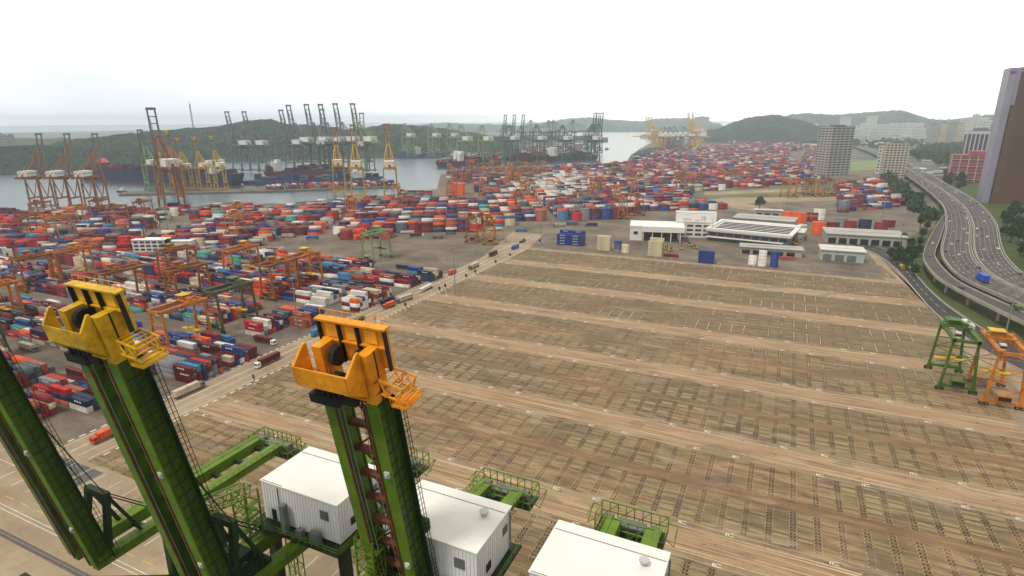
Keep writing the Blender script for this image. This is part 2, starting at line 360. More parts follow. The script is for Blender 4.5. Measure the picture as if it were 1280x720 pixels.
# open road junction and verge in front of the far yards
sheet('grass_verge', [g(*p) for p in ((862, 247), (880, 233), (1060, 228), (1062, 243), (900, 256))], .004, m_dirt)
sheet('port_road', [g(*p) for p in ((880, 240), (1010, 235), (1010, 238.5), (880, 244))], .008, m_conc)
sheet('port_road', [g(*p) for p in ((866, 253), (905, 247), (1062, 246), (1062, 250), (930, 254), (1000, 268), (985, 270), (905, 258))], .009, m_conc)
sheet('grass_field', [g(*p) for p in ((1062, 203), (1096, 200), (1098, 212), (1064, 214))], .005, ground_material('bright_grass', (.16, .22, .08), (.22, .27, .12)))
sheet('city_ground', [(250, 1500), (420, 1500), (900, 700), (4400, 700), (8900, 8900), (-280, 8900), (-400, 4200), (100, 1900)], .003, m_city)
# jetty with cranes in the basin, far shores
J = [g(*p) for p in ((148, 242.5), (330, 238.5), (500, 232.5), (500, 228.5), (330, 234.5), (154, 239.5))]
slab('jetty', J, -5, -.2, m_grey, m_wall)
F = [g(*p) for p in ((-260, 214), (0, 206), (60, 203), (160, 199.5), (300, 199), (420, 197), (480, 193.5), (555, 190.5), (640, 185), (735, 176.5))]
slab('far_shore', F+[(-3300, 8600), (-9500, 8600), (-9500, 1500)], -5, -.1, m_city, m_wall)
T = [g(*p) for p in ((735, 163.5), (800, 164)) ]
# ---- hills: broad wooded ridges with real depth
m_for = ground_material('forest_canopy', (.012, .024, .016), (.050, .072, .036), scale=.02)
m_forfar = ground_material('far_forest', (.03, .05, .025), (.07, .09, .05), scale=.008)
def vnoise(x, y, s=0):
    def h(i, j): 
        q = math.sin(i*127.1+j*311.7+s*74.7)*43758.5453; return q-math.floor(q)
    i, j = math.floor(x), math.floor(y); u, v = x-i, y-j; u = u*u*(3-2*u); v = v*v*(3-2*v)
    return (h(i, j)*(1-u)+h(i+1, j)*u)*(1-v)+(h(i, j+1)*(1-u)+h(i+1, j+1)*u)*v
def ridge(name, prof, dist, front, back, m, nx=200, ny=26, rough=5, seed=0, canopy=1):
    xs = [p[0] for p in prof]; b = MB(); rowsN = ny+1
    for i in range(nx+1):
        px = xs[0]+(xs[-1]-xs[0])*i/nx
        py = float(np.interp(px, xs, [p[1] for p in prof]))
        D = dist if not callable(dist) else dist(px)
        cx, cy, cz = ray(px, py, D); ux, uy = cx/D, cy/D; edge = min(1, min(i, nx-i)/6)
        for j in range(ny+1):
            t = j/ny*2-1; off = (t*front if t < 0 else t*back)
            X0, Y0 = cx+ux*off, cy+uy*off
            hh = max(0, cz)*(math.cos(t*math.pi)*.5+.5)**.8*edge*(.86+.28*vnoise(X0/300+off/260, Y0/300, seed+5)*(1-max(0, 1-abs(t)*5)) + .10*max(0, 1-abs(t)*5))
            n = (vnoise(X0/130, Y0/130, seed)-.5)*rough*2.4+(vnoise(X0/28, Y0/28, seed)-.5)*rough*1.1+random.uniform(-.5, .5)*rough*.55*canopy
            z = hh+n*min(1, hh/12) - (0 if 0 < j < ny else 2) - (abs(t) > .97)*1.0
            b.v.append((X0+random.uniform(-3, 3), Y0+random.uniform(-3, 3), z))
    for i in range(nx):
        for j in range(ny): a = i*rowsN+j; b.f.append((a, a+rowsN, a+rowsN+1, a+1)); b.m.append(0)
    o = b.build(name, m); return structure(o)
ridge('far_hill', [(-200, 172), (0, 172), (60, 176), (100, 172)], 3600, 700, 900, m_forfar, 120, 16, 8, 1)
ridge('hill', [(45, 190), (75, 177), (100, 173), (130, 170.5), (170, 170), (200, 166), (230, 164), (260, 161), (285, 155), (310, 149), (340, 148.5), (360, 152), (390, 157), (430, 162), (470, 161), (505, 158), (540, 160), (600, 168), (640, 178)], 2500, 480, 700, m_for, 400, 130, 9, 2)
ridge('low_wooded_shore', [(-120, 190), (-20, 186), (60, 185), (130, 184), (190, 186), (260, 188)], 2050, 200, 260, m_for, 300, 50, 7, 7)
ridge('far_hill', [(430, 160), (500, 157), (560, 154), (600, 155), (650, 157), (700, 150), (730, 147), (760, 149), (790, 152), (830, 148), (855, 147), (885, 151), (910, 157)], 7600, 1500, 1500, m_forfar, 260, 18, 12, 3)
ridge('hill', [(560, 176), (600, 172), (640, 170), (690, 170), (735, 172), (760, 176)], 3700, 420, 500, m_for, 220, 60, 9, 9)
ridge('hill', [(880, 166), (900, 160), (920, 152), (945, 147), (975, 146), (1000, 151), (1030, 160)], 3800, 700, 900, m_for, 220, 90, 11, 4)
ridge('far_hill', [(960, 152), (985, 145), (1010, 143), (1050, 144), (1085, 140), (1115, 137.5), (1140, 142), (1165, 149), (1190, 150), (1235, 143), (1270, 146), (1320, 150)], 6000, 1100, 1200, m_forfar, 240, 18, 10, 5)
# ================================================================== CONTAINERS
CC = {'maroon': (.12, .014, .018), 'dark red': (.24, .02, .02), 'bright red': (.50, .022, .018), 'navy': (.018, .028, .085), 'blue': (.022, .055, .25), 'light blue': (.05, .22, .42),
      'orange': (.72, .10, .015), 'grey': (.22, .23, .24), 'white': (.74, .72, .67), 'beige': (.55, .47, .35), 'teal': (.07, .36, .30), 'rust brown': (.40, .11, .055), 'slate': (.09, .12, .14), 'cream': (.62, .56, .36)}
CN = list(CC); WT = np.array([22, 13, 10, 12, 12, 4.5, 7, 6, 10, 7, 1.2, 7, 4, 0], float); WT /= WT.sum()
CMAT = {k: mat(k.replace(' ', '_')+'_container_paint', tuple(q*(.92 if k not in ('white', 'beige', 'cream', 'orange') else 1) for q in v), .55, var=.28, scale=.35) for k, v in CC.items()}
m_mark = mat('white_marking_paint', (.75, .75, .73), .6, var=.1); m_steel = mat('galvanised_steel', (.30, .30, .29), .5, .3, var=.2); m_dark = mat('dark_opening', (.02, .02, .022), .7, var=0)
m_rubber = mat('black_rubber', (.02, .02, .02), .8, var=0)
def container_mesh(length, mark):
    b = MB(); l, w_, h = length, 2.44, 2.59; e_ = .06
    b.box((0, 0, h/2), (l-.2, w_-.12, h-.12))
    for sx in (-1, 1):
        for sy in (-1, 1): b.box((sx*(l/2-.09), sy*(w_/2-.09), h/2), (.18, .18, h))
        b.box((sx*(l/2-.08), 0, h-.08), (.16, w_-.37, .16)); b.box((sx*(l/2-.08), 0, .08), (.16, w_-.37, .16))
    for sy in (-1, 1):
        b.box((0, sy*(w_/2-.06), h-.07), (l-.37, .12, .14)); b.box((0, sy*(w_/2-.06), .09), (l-.37, .12, .18))
        n = int(l/.62)
        for i in range(n): b.box((-l/2+.4+(i+.5)*(l-.8)/n, sy*(w_/2-.035), h/2), (.26, .06, h-.34))
    for i in range(int(l/1.2)): b.box((-l/2+.8+i*1.2, 0, h-.045), (.5, w_-.3, .03))
    for i in (-.95, -.35, .35, .95): b.bar((l/2-.02, i, .2), (l/2-.02, i, h-.2), .06, .06, 2)
    b.box((l/2-.06, 0, h/2), (.03, .05, h-.4), 2)
    if mark:
        for sy in (-1, 1):
            x0 = -l*.22 if mark == 1 else -l*.1
            for i, ww in enumerate((.8, .5, .7, .5, .8)): b.box((x0+i*.95, sy*(w_/2+.005), h*.62), (ww, .03, .55 if i % 2 else .75), 1)
            if mark == 2: b.box((l*.32, sy*(w_/2+.005), h*.7), (.9, .03, .3), 1)
        b.box((l/2+.02, .6, h*.8), (.02, .8, .3), 1)
    return b
_cm = {}
def cmesh(colour, length, mark):
    k = (colour, length, mark)
    if k not in _cm: _cm[k] = container_mesh(length, mark).mesh('container', [CMAT[colour], m_mark, m_steel])
    return _cm[k]
BOX = []     # x, y, z, rz, colour, length, mark, label, exposed
def crand(prev=None):
    if prev and random.random() < .62: return prev
    return CN[rs.choice(len(CN), p=WT)]
SHOREPX = [(-80, 268), (0, 267), (160, 263), (250, 259), (420, 252), (500, 244), (546, 237)]
BORDER = [(-300, 338), (0, 330), (200, 318), (330, 312), (400, 303), (480, 300)]
def border(px): return float(np.interp(px, [p[0] for p in BORDER], [p[1] for p in BORDER]))
blocks = []
BLKNAME = {118.0: 'crane block', 175.5: 'corner block', 233.0: 'second block', 290.5: 'third block', 348.0: 'fourth block', 405.5: 'fifth block', 463.0: 'sixth block'}
def fill(name, yc, half, xr, xl, dens, tmax, empties=()):
    nb = int((xr-xl)/13.0); prevrow = {}
    h_base = [max(0, tmax*(.45+.75*vnoise(i/2.7, yc/20, half+3))) for i in range(nb)]
    for i in range(nb):
        x = xr-6.3-i*13.0; prev = None
        if any(a <= x <= c for a, c in empties): continue
        if random.random() > dens: continue
        prev = prevrow.get('c')
        for r in range(6):
            y = yc+half*(3.6+r*2.75); d = h_base[i]+random.uniform(-1.1, .9); n = int(max(0, min(tmax, round(d))))
            px, py, _ = pj(x, y, 0)
            if py < border(px)+1: continue
            prev = crand(prev)
            twenty = random.random() < .13
            for t in range(n):
                c = prev if random.random() < .6 else crand()
                rown = (r if half > 0 else 5-r)
                lab = (i, rown, t, yc, half)
                if twenty:
                    for q in (-1, 1): BOX.append([x+q*3.14, y, .05+t*2.62, 0 if random.random() < .7 else math.pi, c if q < 0 else crand(c), 6.06, 0, lab+(q,), (yc, half, i, r, t, n)])
                else: BOX.append([x+random.uniform(-.1, .1), y, .05+t*2.62, 0 if random.random() < .7 else math.pi, c, 12.19, random.choice((0, 1, 1, 2)), lab+(0,), (yc, half, i, r, t, n)])
            prevrow['c'] = prev
fill('a', 118, -1, -262, -700, .95, 3); fill('a', 118, 1, -250, -760, .95, 3)
fill('b', 175.5, -1, -234.5, -860, .97, 3); fill('b', 175.5, 1, -235, -860, .95, 3, [(-330, -318)])
fill('c', 233, -1, -255, -900, .93, 3, [(-300, -262)]); fill('c', 233, 1, -243, -950, .93, 3, [(-300, -285)])
fill('d', 290.5, -1, -235, -1000, .93, 4, [(-262, -250)]); fill('d', 290.5, 1, -236, -1000, .95, 3)
fill('e', 348, -1, -237, -1000, .95, 3); fill('e', 348, 1, -231, -1000, .9, 3, [(-290, -262)])
fill('f', 405.5, -1, -425, -1050, .9, 4); fill('f', 405.5, 1, -445, -1050, .9, 4)
fill('g', 463, -1, -520, -1050, .9, 4)
def put(x, y, rz, colour, length, tiers, label, mark=0, cols=None):
    for t in range(tiers):
        c = cols[t] if cols else colour
        pos = 'single' if tiers == 1 else ('bottom' if t == 0 else 'topmost' if t == tiers-1 else ORD[t]+' up')
        if tiers > 1: L_ = f"{c} container, {pos} in the {label}"
        else: L_ = f"{c} container {label}"
        BOX.append([x, y, .05+t*2.62, rz, c, length, mark, L_, ('x', random.random(), 0, 0, t, tiers)])
# small stacks on the near side of the white office
x0, y0 = g(714, 306)
for i, nm in enumerate(('left', 'right')):
    for r, rn in enumerate(('front', 'second', 'third', 'back')):
        put(x0-7+i*13, y0-3+r*2.7, R(4), 'blue', 12.19, 4+(r == 3), f"{rn} {nm} blue stack beside the haul road end", 1)
x0, y0 = g(756, 313); put(x0-1, y0, 0, 'cream', 12.19, 5, 'left cream stack before the white office'); put(x0-1.5, y0+2.7, 0, 'cream', 12.19, 5, 'back of the left cream stack'); 
x0, y0 = g(772, 315); put(x0, y0, 0, 'slate', 6.06, 4, 'slate and blue stack right of the cream stack', 0, ['grey', 'slate', 'slate', 'blue'])
x0, y0 = g(781.5, 316); put(x0, y0, 0, 'cream', 6.06, 3, 'short pale stack right of the slate stack')
x0, y0 = g(818.5, 320); put(x0, y0, 0, 'cream', 12.6-.41, 5, 'cream stack left of the yellow forklifts'); put(x0+.6, y0+2.7, 0, 'cream', 12.19, 6, 'tall cream stack behind the front one by the forklifts')
x0, y0 = g(839, 321); put(x0, y0, 0, 'dark red', 12.19, 1, 'lying alone right of the cream stack')
x0, y0 = g(882, 329)
for r in range(3): put(x0, y0+r*2.7, 0, 'blue', 12.19, 4, f"{ORD[r]} row of the bright blue stack by the warehouse")
x0, y0 = g(953, 333); put(x0-.6, y0, 0, 'white', 6.06, 5, 'white stack beside the tall blue stack', 1); x0, y0 = g(967, 334); put(x0, y0, 0, 'blue', 6.06, 5, 'tall blue stack right of the white stack', 1)
x0, y0 = g(940, 331); put(x0, y0, 0, 'white', 6.06, 3, 'short white stack left of the tall white one')
x0, y0 = g(990, 280)
for r in range(3):
    for q in (0, 1): put(x0-6+q*12.7, y0+r*2.7, 0, 'orange', 12.19, 5-(r == 0), f"{ORD[r]} row, {('left','right')[q]} half of the big orange stack", 0)
x0, y0 = g(1011, 277); put(x0+3, y0+2, 0, 'dark red', 12.19, 4, 'dark red stack right of the left orange stack', 0, ['maroon', 'dark red', 'rust brown', 'dark red'])
x0, y0 = g(1022, 293)
for r in range(3): put(x0, y0+r*2.7, 0, 'orange', 12.19, 5-(r == 2), f"{ORD[r]} row of the right orange stack by the service road", 0)
x0, y0 = g(1023, 275); put(x0, y0, 0, 'white', 12.19, 5, 'white stack behind the right orange stack', 1)
x0, y0 = g(1001, 283); put(x0, y0, 0, 'white', 12.19, 1, 'alone in front of the left orange stack')
for i, (px, py, c, n) in enumerate(((1040, 290, 'maroon', 4), (1050, 284, 'grey', 4), (1062, 288, 'dark red', 4), (1080, 286, 'navy', 4), (1100, 290, 'dark red', 4), (1110, 284, 'maroon', 3))):
    x0, y0 = g(px, py); put(x0, y0, 0, c, 12.19, n, f"{c} stack, {ORD[i]} from the left before the truck park")
x0, y0 = g(727, 277); put(x0-6, y0, R(25), 'bright red', 12.19, 4, 'bright red stack by the far crane yard', 1)
x0, y0 = g(984, 324)
put(x0, y0-2, R(2), 'rust brown', 12.19, 1, 'lying on the yard edge right of the blue stack')
x0, y0 = g(572, 243.5)
for q in (0, 1): put(x0-6.4*math.cos(R(30))+q*12.8*math.cos(R(30)), y0-6.4*math.sin(R(30))+q*12.8*math.sin(R(30)), R(30), 'orange', 12.19, 7, f"{('left','right')[q]} half of the tall orange block by the basin")
OB = (x0, y0)
NEAR = len(BOX)
# ---- yard turned towards the harbour, far blocks
Y2 = [(-80, 336), (0, 329), (200, 316), (330, 310), (345, 300), (480, 299), (560, 291), (640, 287), (650, 279), (700, 277), (720, 279), (770, 279), (800, 268), (905, 262), (862, 250), (868, 240), (1000, 232), (1012, 222), (985, 196), (985, 180), (960, 175), (905, 178), (830, 181), (795, 200), (785, 207), (745, 209), (650, 215), (560, 221), (546, 240), (500, 249), (420, 257), (250, 264), (160, 268), (-80, 274)]
ROADS = [[(556, 256), (558, 226), (592, 226), (604, 256)], [(534, 246), (552, 216), (560, 216), (566, 252), (548, 254)], [(160, 300), (250, 258), (262, 258), (200, 312)], [(860, 250), (985, 180), (1012, 196), (905, 262)][:0] or [(0, 0), (1, 0), (1, 1)]]
TH = R(30); cu, su = math.cos(TH), math.sin(TH); ox, oy = g(400, 300)
far = []
for vrow in range(-14, 62):
    v0 = vrow*30.0
    for i in range(-75, 150):
        u = i*13.2
        if i % 19 == 0: continue
        xb, yb = ox+u*cu-v0*su, oy+u*su+v0*cu
        if yb < 150: continue
        px, py, dz = pj(xb, yb, 0)
        if dz < 100 or px < -60 or px > 1060 or py > 345: continue
        if math.hypot(xb-OB[0], yb-8-OB[1]) < 30 or not inpoly(px, py, Y2) or any(inpoly(px, py, q) for q in ROADS): continue
        if vnoise(u/90, v0/60, 21) < .17: continue
        hb = 2.2+3.2*vnoise(u/50, v0/45, 12); prev = crand()
        pale = inpoly(px, py, [(620, 250), (660, 222), (760, 222), (745, 245), (680, 258)]) and 1 or 0
        for r in range(6):
            x, y = ox+u*cu-(v0+r*2.75)*su, oy+u*su+(v0+r*2.75)*cu
            n = int(max(1, min(5, round(hb+random.uniform(-1.3, .9)))))
            p2 = pj(x, y, 0)
            if not inpoly(p2[0], p2[1], Y2) or any(inpoly(p2[0], p2[1], q) for q in ROADS[:2]): continue
            prev = crand(prev)
            if pale and random.random() < .7: prev = random.choice(('white', 'grey', 'beige', 'white'))
            if dz > 1500 and random.random() < .25: continue
            for t in range(n):
                c = prev if random.random() < .7 else crand(); far.append((x, y, .05+t*2.62, TH, c, 12.19))
# very far ribbons of boxes beyond the right basin and on the far shore
def strip_boxes(poly, step_u, step_v, th, dens, tmax, z0=0):
    xs = [g(*p) for p in poly]; cx = sum(p[0] for p in xs)/len(xs); cy = sum(p[1] for p in xs)/len(xs); c, s = math.cos(th), math.sin(th)
    rad = max(math.hypot(p[0]-cx, p[1]-cy) for p in xs); n = int(rad/step_u)+1; m_ = int(rad/step_v)+1
    for i in range(-n, n):
        for j in range(-m_, m_):
            u, v = i*step_u, j*step_v; x, y = cx+u*c-v*s, cy+u*s+v*c
            if not inpoly(x, y, xs) or random.random() > dens: continue
            hb = random.randint(1, tmax); cc = crand()
            for t in range(hb): far.append((x, y, z0+.05+t*2.62, th, cc if random.random() < .7 else crand(), 12.19))
strip_boxes([(560, 193), (735, 181), (735, 186), (560, 198)], 14, 9, TH, .6, 4)
strip_boxes([(300, 197.5), (480, 192), (480, 188), (300, 193)], 16, 12, R(-20), .5, 3)
strip_boxes([(985, 231), (1010, 185), (1060, 190), (1062, 200), (1030, 232)], 15, 12, R(70), .55, 3)
strip_boxes([(905, 178), (960, 174), (1000, 176), (1015, 186), (985, 190)], 15, 12, R(40), .6, 4)
strip_boxes([(1045, 233), (1098, 227), (1128, 258), (1052, 266)], 14, 5, R(15), .7, 4)
for r_ in range(1, 6):
    for q in (0, 1):
        for t in range(7): far.append((OB[0]+(q*12.8-6.4)*cu-r_*2.7*su, OB[1]+(q*12.8-6.4)*su+r_*2.7*cu, .05+t*2.62, TH, 'orange', 12.19))
strip_boxes([(335, 237.5), (490, 231.8), (490, 229.3), (335, 235.2)], 13.5, 3.2, R(-14), .75, 3)
# exposure test, choose the individuals
occ = {}
for q in BOX:
    k = q[8]
    if k[0] != 'x': occ[(k[0], k[1], k[2], k[3])] = max(occ.get((k[0], k[1], k[2], k[3]), 0), k[5])
BOOMS = [[(60, 340), (195, 395), (300, 725), (195, 725)], [(-5, 400), (30, 440), (150, 725), (-5, 725)], [(355, 405), (500, 415), (545, 725), (400, 725)]]
cand = []
for idx, q in enumerate(BOX):
    k = q[8]; px, py, dz = pj(q[0], q[1], q[2]+1.3)
    if not (-8 < px < 1288 and py < 724): continue
    if any(inpoly(px, py, B_) for B_ in BOOMS): continue
    if k[0] == 'x': ex = 1
    else:
        yc, half, i, r, t, n = k
        fr = r+half*-1; inf = occ.get((yc, half, i, fr), 0) if 0 <= fr < 6 else 0
        side = occ.get((yc, half, i-1, r), 0)
        top = 1 if t == n-1 else 0
        ex = (1.0 if t >= inf else 0)+(.35 if t >= side else 0)+.6*top
        if t < inf and not top: ex = 0 if t >= side and False else ex*(1 if t >= side else 0)
    if ex <= 0: continue
    cand.append(((q[5]/12)*ex/dz**2*(3 if k[0] == 'x' else 1), idx))
cand.sort(reverse=True); chosen = set(i for _, i in cand[:298])
FACE = {0: 'lying on the ground', 1: 'on second tier', 2: 'on third tier', 3: 'on fourth tier', 4: 'on fifth tier'}
for idx, q in enumerate(BOX):
    if idx not in chosen: far.append((q[0], q[1], q[2], q[3], q[4], q[5])); continue
    o = link('shipping_container', cmesh(q[4], q[5], q[6]), None, (q[0], q[1], q[2]), q[3])
    if isinstance(q[7], str): lab = q[7]
    else:
        i, rown, t, yc, half, hq = q[7]
        side = 'near' if half < 0 else 'far'
        lab = f"{q[4]} {'short ' if hq else ''}container, {ORD[t]} tier, {ORD[rown]} row {'beyond' if half>0 else 'before'} runway, {'left' if hq<0 else 'right' if hq>0 else ''} {ORD[i]} bay, {BLKNAME[yc]}".replace('  ', ' ')
    tag(o, lab, 'shipping container', 'shipping containers stacked in the port yards')
# every other box of the yards: past the first 300
def mass(name, items, label):
    n = len(items); A = np.array([(a[0], a[1], a[2], a[3], a[5]) for a in items]); ci = np.array([CN.index(a[4]) for a in items])
    sg = np.array([(-1, -1, 0), (1, -1, 0), (1, 1, 0), (-1, 1, 0), (-1, -1, 1), (1, -1, 1), (1, 1, 1), (-1, 1, 1)], float)
    c, s = np.cos(A[:, 3]), np.sin(A[:, 3]); V = np.zeros((n, 8, 3))
    for k in range(8):
        u = sg[k, 0]*A[:, 4]/2; w_ = sg[k, 1]*1.22; V[:, k, 0] = A[:, 0]+u*c-w_*s; V[:, k, 1] = A[:, 1]+u*s+w_*c; V[:, k, 2] = A[:, 2]+sg[k, 2]*2.57
    F_ = np.array([(4, 5, 6, 7), (0, 1, 5, 4), (1, 2, 6, 5), (2, 3, 7, 6), (3, 0, 4, 7)]); FF = (np.arange(n)[:, None, None]*8+F_[None]).reshape(-1, 4)
    me = bpy.data.meshes.new(name); me.vertices.add(n*8); me.vertices.foreach_set('co', V.reshape(-1)); me.loops.add(len(FF)*4); me.loops.foreach_set('vertex_index', FF.reshape(-1).astype(np.int32))
    me.polygons.add(len(FF)); me.polygons.foreach_set('loop_start', np.arange(0, len(FF)*4, 4, dtype=np.int32))
    for k in CN: me.materials.append(CMAT[k])
    me.polygons.foreach_set('material_index', np.repeat(ci, 5).astype(np.int32)); me.update(calc_edges=True); me.validate()
    o = link(name, me); return tag(o, label, 'containers', None, 'stuff')
mass('container_stacks', far, 'thousands of stacked red, blue, white and orange containers filling the far yards')
print('containers', len(BOX), 'far', len(far), 'individual', len(chosen), 'last', cand[min(297, len(cand)-1)][0])
# ================================================================== CRANES
m_orange = mat('crane_orange_paint', (.52, .19, .02), .55, var=.35, scale=.3); m_green = mat('crane_green_paint', (.075, .15, .025), .55, var=.35, scale=.25); m_glass = mat('dark_glass', (.02, .03, .04), .12, var=0)
m_white = mat('white_sheet_paint', (.80, .79, .76), .5, var=.08, scale=.2)
m_brown = mat('rusty_orange_paint', (.33, .125, .03), .6, var=.35, scale=.3); m_yel = mat('crane_yellow_paint', (.66, .42, .02), .55, var=.3, scale=.3)
m_teal = mat('dark_green_crane_paint', (.06, .13, .10), .6, var=.25, scale=.3); m_pale = mat('pale_green_crane_paint', (.24, .36, .16), .6, var=.25, scale=.3); m_gs = mat('grey_crane_paint', (.17, .18, .18), .6, var=.25, scale=.3)
m_ol = mat('olive_crane_paint', (.09, .11, .05), .6, var=.3, scale=.3)
def rtg(col, lab, cabcol=None, spread=0):
    t = thing('gantry_crane', lab, 'gantry crane', group='rubber tyred gantry cranes over the container blocks'); SY, SX, Z = 12.2, 6.0, 23.0
    for sx in (-1, 1):
        for sy in (-1, 1):
            b = MB(); b.bar((sx*SX, sy*SY, 1.9), (sx*(SX-1.6), sy*(SY-.2), Z), 1.0, 1.3, 0, .8, 1.1); b.build('leg', col, t)
            b = MB()
            for q in (-.95, .95): b.cyl((sx*SX+q, sy*SY-.4, .8), (sx*SX+q, sy*SY+.4, .8), .8, 12, 0); b.cyl((sx*SX+q, sy*SY-.45, .8), (sx*SX+q, sy*SY+.45, .8), .35, 8, 1)
            b.box((sx*SX, sy*SY, 1.75), (2.6, 1.0, .5), 1); b.build('wheel_bogie', [m_rubber, col], t)
    for sy in (-1, 1):
        b = MB(); b.bb((-SX-.6, sy*SY-.55, 1.9), (SX+.6, sy*SY+.55, 3.1)); b.build('sill_beam', col, t)
        b = MB(); n = 4; zz = [3.1+(Z-5)*k/n for k in range(n+1)]
        for k in range(n):
            a = SX-1.5*(zz[k]/Z); c = SX-1.5*(zz[k+1]/Z); s = 1 if k % 2 else -1
            b.bar((s*a, sy*SY, zz[k]), (-s*c, sy*SY, zz[k+1]), .28); b.bar((-c, sy*SY, zz[k+1]), (c, sy*SY, zz[k+1]), .3)
        b.build('brace', col, t)
    for sx in (-1, 1):
        b = MB(); x = sx*(SX-1.7); b.bb((x-.55, -SY-1.3, Z-.2), (x+.55, SY+1.3, Z+1.7)); b.bb((x+sx*.6, -SY-1.3, Z+1.5), (x+sx*1.5, SY+1.3, Z+1.58))
        for k in range(15): y = -SY-1+k*(2*SY+2)/14; b.bar((x+sx*1.45, y, Z+1.55), (x+sx*1.45, y, Z+2.6), .09)
        for zq in (2.1, 2.6): b.bar((x+sx*1.45, -SY-1.2, Z+zq), (x+sx*1.45, SY+1.2, Z+zq), .09)
        b.build('girder', col, t)
    for s in (-1, 1): b = MB(); b.bb((-SX+1.1, s*(SY+.9)-.4, Z), (SX-1.1, s*(SY+.9)+.4, Z+1.4)); b.build('end_tie', col, t)
    yc = -3.5 if spread else 5.0
    b = MB(); b.bb((-4.9, yc-2.6, Z+1.75), (4.9, yc+2.6, Z+2.3)); b.bb((-3.4, yc-1.7, Z+2.3), (.6, yc+1.5, Z+4.4)); b.cyl((1.4, yc-1.4, Z+3.2), (1.4, yc+1.4, Z+3.2), .8, 10); b.cyl((3.1, yc-1.4, Z+3.0), (3.1, yc+1.4, Z+3.0), .6, 10)
    b.bb((-5.0, yc-2.8, Z+4.9), (.9, yc+2.6, Z+5.1), 1)
    for p in ((-4.8, -2.5), (.7, -2.5), (.7, 2.3), (-4.8, 2.3)): b.bar((p[0], yc+p[1], Z+2.3), (p[0], yc+p[1], Z+4.9), .15)
    b.build('trolley', [col, cabcol or col], t)
    b = MB(); b.bb((-1.1, yc-4.6, Z-2.2), (1.1, yc-2.5, Z+.2), 0); b.bb((-1.14, yc-4.64, Z-1.7), (1.14, yc-3.2, Z-.5), 1); b.build('operator_cabin', [m_white, m_glass], t)
    b = MB()
    for x in (-2, 2):
        for y in (-1, 1): b.bar((x, yc+y, Z+1.7), (x*.8, yc+y*.6, 9.2), .1)
    b.bb((-6.05, yc-1.1, 8.6), (6.05, yc+1.1, 9.1)); b.bb((-1.6, yc-.9, 9.1), (1.6, yc+.9, 9.9)); b.build('spreader', [m_dark if cabcol is None else m_yel], t)
    b = MB(); b.bb((-2.4, -SY-1.9, 3.15), (2.4, -SY+.5, 5.7)); b.bb((-2.2, -SY-1.95, 3.5), (2.2, -SY-1.85, 5.3), 1); b.build('engine_house', [col, m_dark], t)
    return t
def place_rtgs():
    protos = {}
    def P(kind, lab, x, y, rz=0):
        col = {'orange': m_orange, 'rust': m_brown, 'green': m_green, 'olive': m_ol, 'pale': m_pale}[kind]
        if kind not in protos: protos[kind] = rtg(col, lab, m_green if kind in ('green', 'olive') else (m_yel if kind == 'orange' else None), kind in ('rust',)); r = protos[kind]; r.location = (x, y, 0); r.rotation_euler = (0, 0, rz); return r
        return dup(protos[kind], lab, (x, y, 0), rz)
    g1 = [(1186, 476, 'green', 'green gantry crane with a bright green roof beside the service road'), (1240, 494, 'orange', 'orange gantry crane standing at the right edge beside the green one'),
          (12, 440, 'olive', 'dark olive gantry crane at the far left edge near the green cranes'), (20, 400, 'orange', 'orange gantry crane at the left edge behind the olive crane'), (222, 438, 'orange', 'orange gantry crane right of the yellow crane head, long girder running back'),
          (306, 402, 'olive', 'grey green gantry crane over the blue and maroon rows, left of the road'), (160, 380, 'rust', 'rusty orange gantry crane just behind the yellow crane head'), (60, 358, 'rust', 'rusty gantry crane left of the yellow crane head, third block'),
          (402, 352, 'orange', 'orange gantry crane beside the stacked white flat racks'), (466, 326, 'pale', 'pale green gantry crane standing over the empty brown patch'), (322, 343, 'orange', 'orange gantry crane over white boxes, left of the flat racks'),
          (255, 372, 'rust', 'rusty gantry crane in the middle of the left yard blocks'), (120, 345, 'orange', 'orange gantry crane behind the orange container pile at the left'), (215, 352, 'rust', 'rusty gantry crane left of the blue rows in the fourth block'), (345, 372, 'rust', 'rusty gantry crane in the fourth block near the haul road')]
    for px, py, k, lab in g1:
        x, y = g(px, py)
        if px > 1000: yc = y
        else: yc = 118+57.5*round((y-118)/57.5); yc = yc+(11 if y > yc else -11)
        P(k, lab, x, yc)
    g2 = [(45, 296, 'rust'), (78, 300, 'orange'), (150, 284, 'rust'), (128, 274, 'rust'), (182, 276, 'rust'), (300, 282, 'orange'), (296, 296, 'orange'), (55, 278, 'rust'), (104, 286, 'orange'), (440, 272, 'orange'), (496, 254, 'orange'), (505, 262, 'rust'), (590, 300, 'rust'), (612, 303, 'orange'),
          (775, 272, 'orange'), (795, 268, 'rust'), (768, 256, 'orange'), (740, 252, 'orange'), (722, 264, 'rust'), (655, 250, 'orange'), (648, 262, 'rust'), (790, 246, 'orange'), (850, 238, 'rust'), (862, 236, 'orange'), (874, 235, 'rust'), (905, 232, 'orange'), (918, 230, 'rust'), (935, 228, 'orange'), (945, 230, 'rust'), (985, 246, 'orange'), (1004, 244, 'rust'), (1018, 245, 'orange'), (1032, 244, 'rust'), (762, 222, 'olive'), (770, 221, 'olive')]
    for k in range(26): g2.append((592+(k % 13)*7.2+random.uniform(-2, 2), 218+(k//13)*9+random.uniform(-3, 3), 'rust' if k % 3 else 'orange'))
    for k in range(22): g2.append((random.uniform(560, 860), random.uniform(215, 250), 'rust' if k % 2 else 'orange'))
    g2.sort(key=lambda q: q[0])
    for i, (px, py, k) in enumerate(g2):
        x, y = g(px, py); ref = 'among the far harbour blocks' if py < 256 else 'over the blocks before the basin'
        P(k, f"{ {'rust': 'rusty', 'orange': 'orange', 'olive': 'dark'}[k] } gantry crane {ref}, {ORD[i]} distant one from left", x, y, TH+R(0))
place_rtgs()
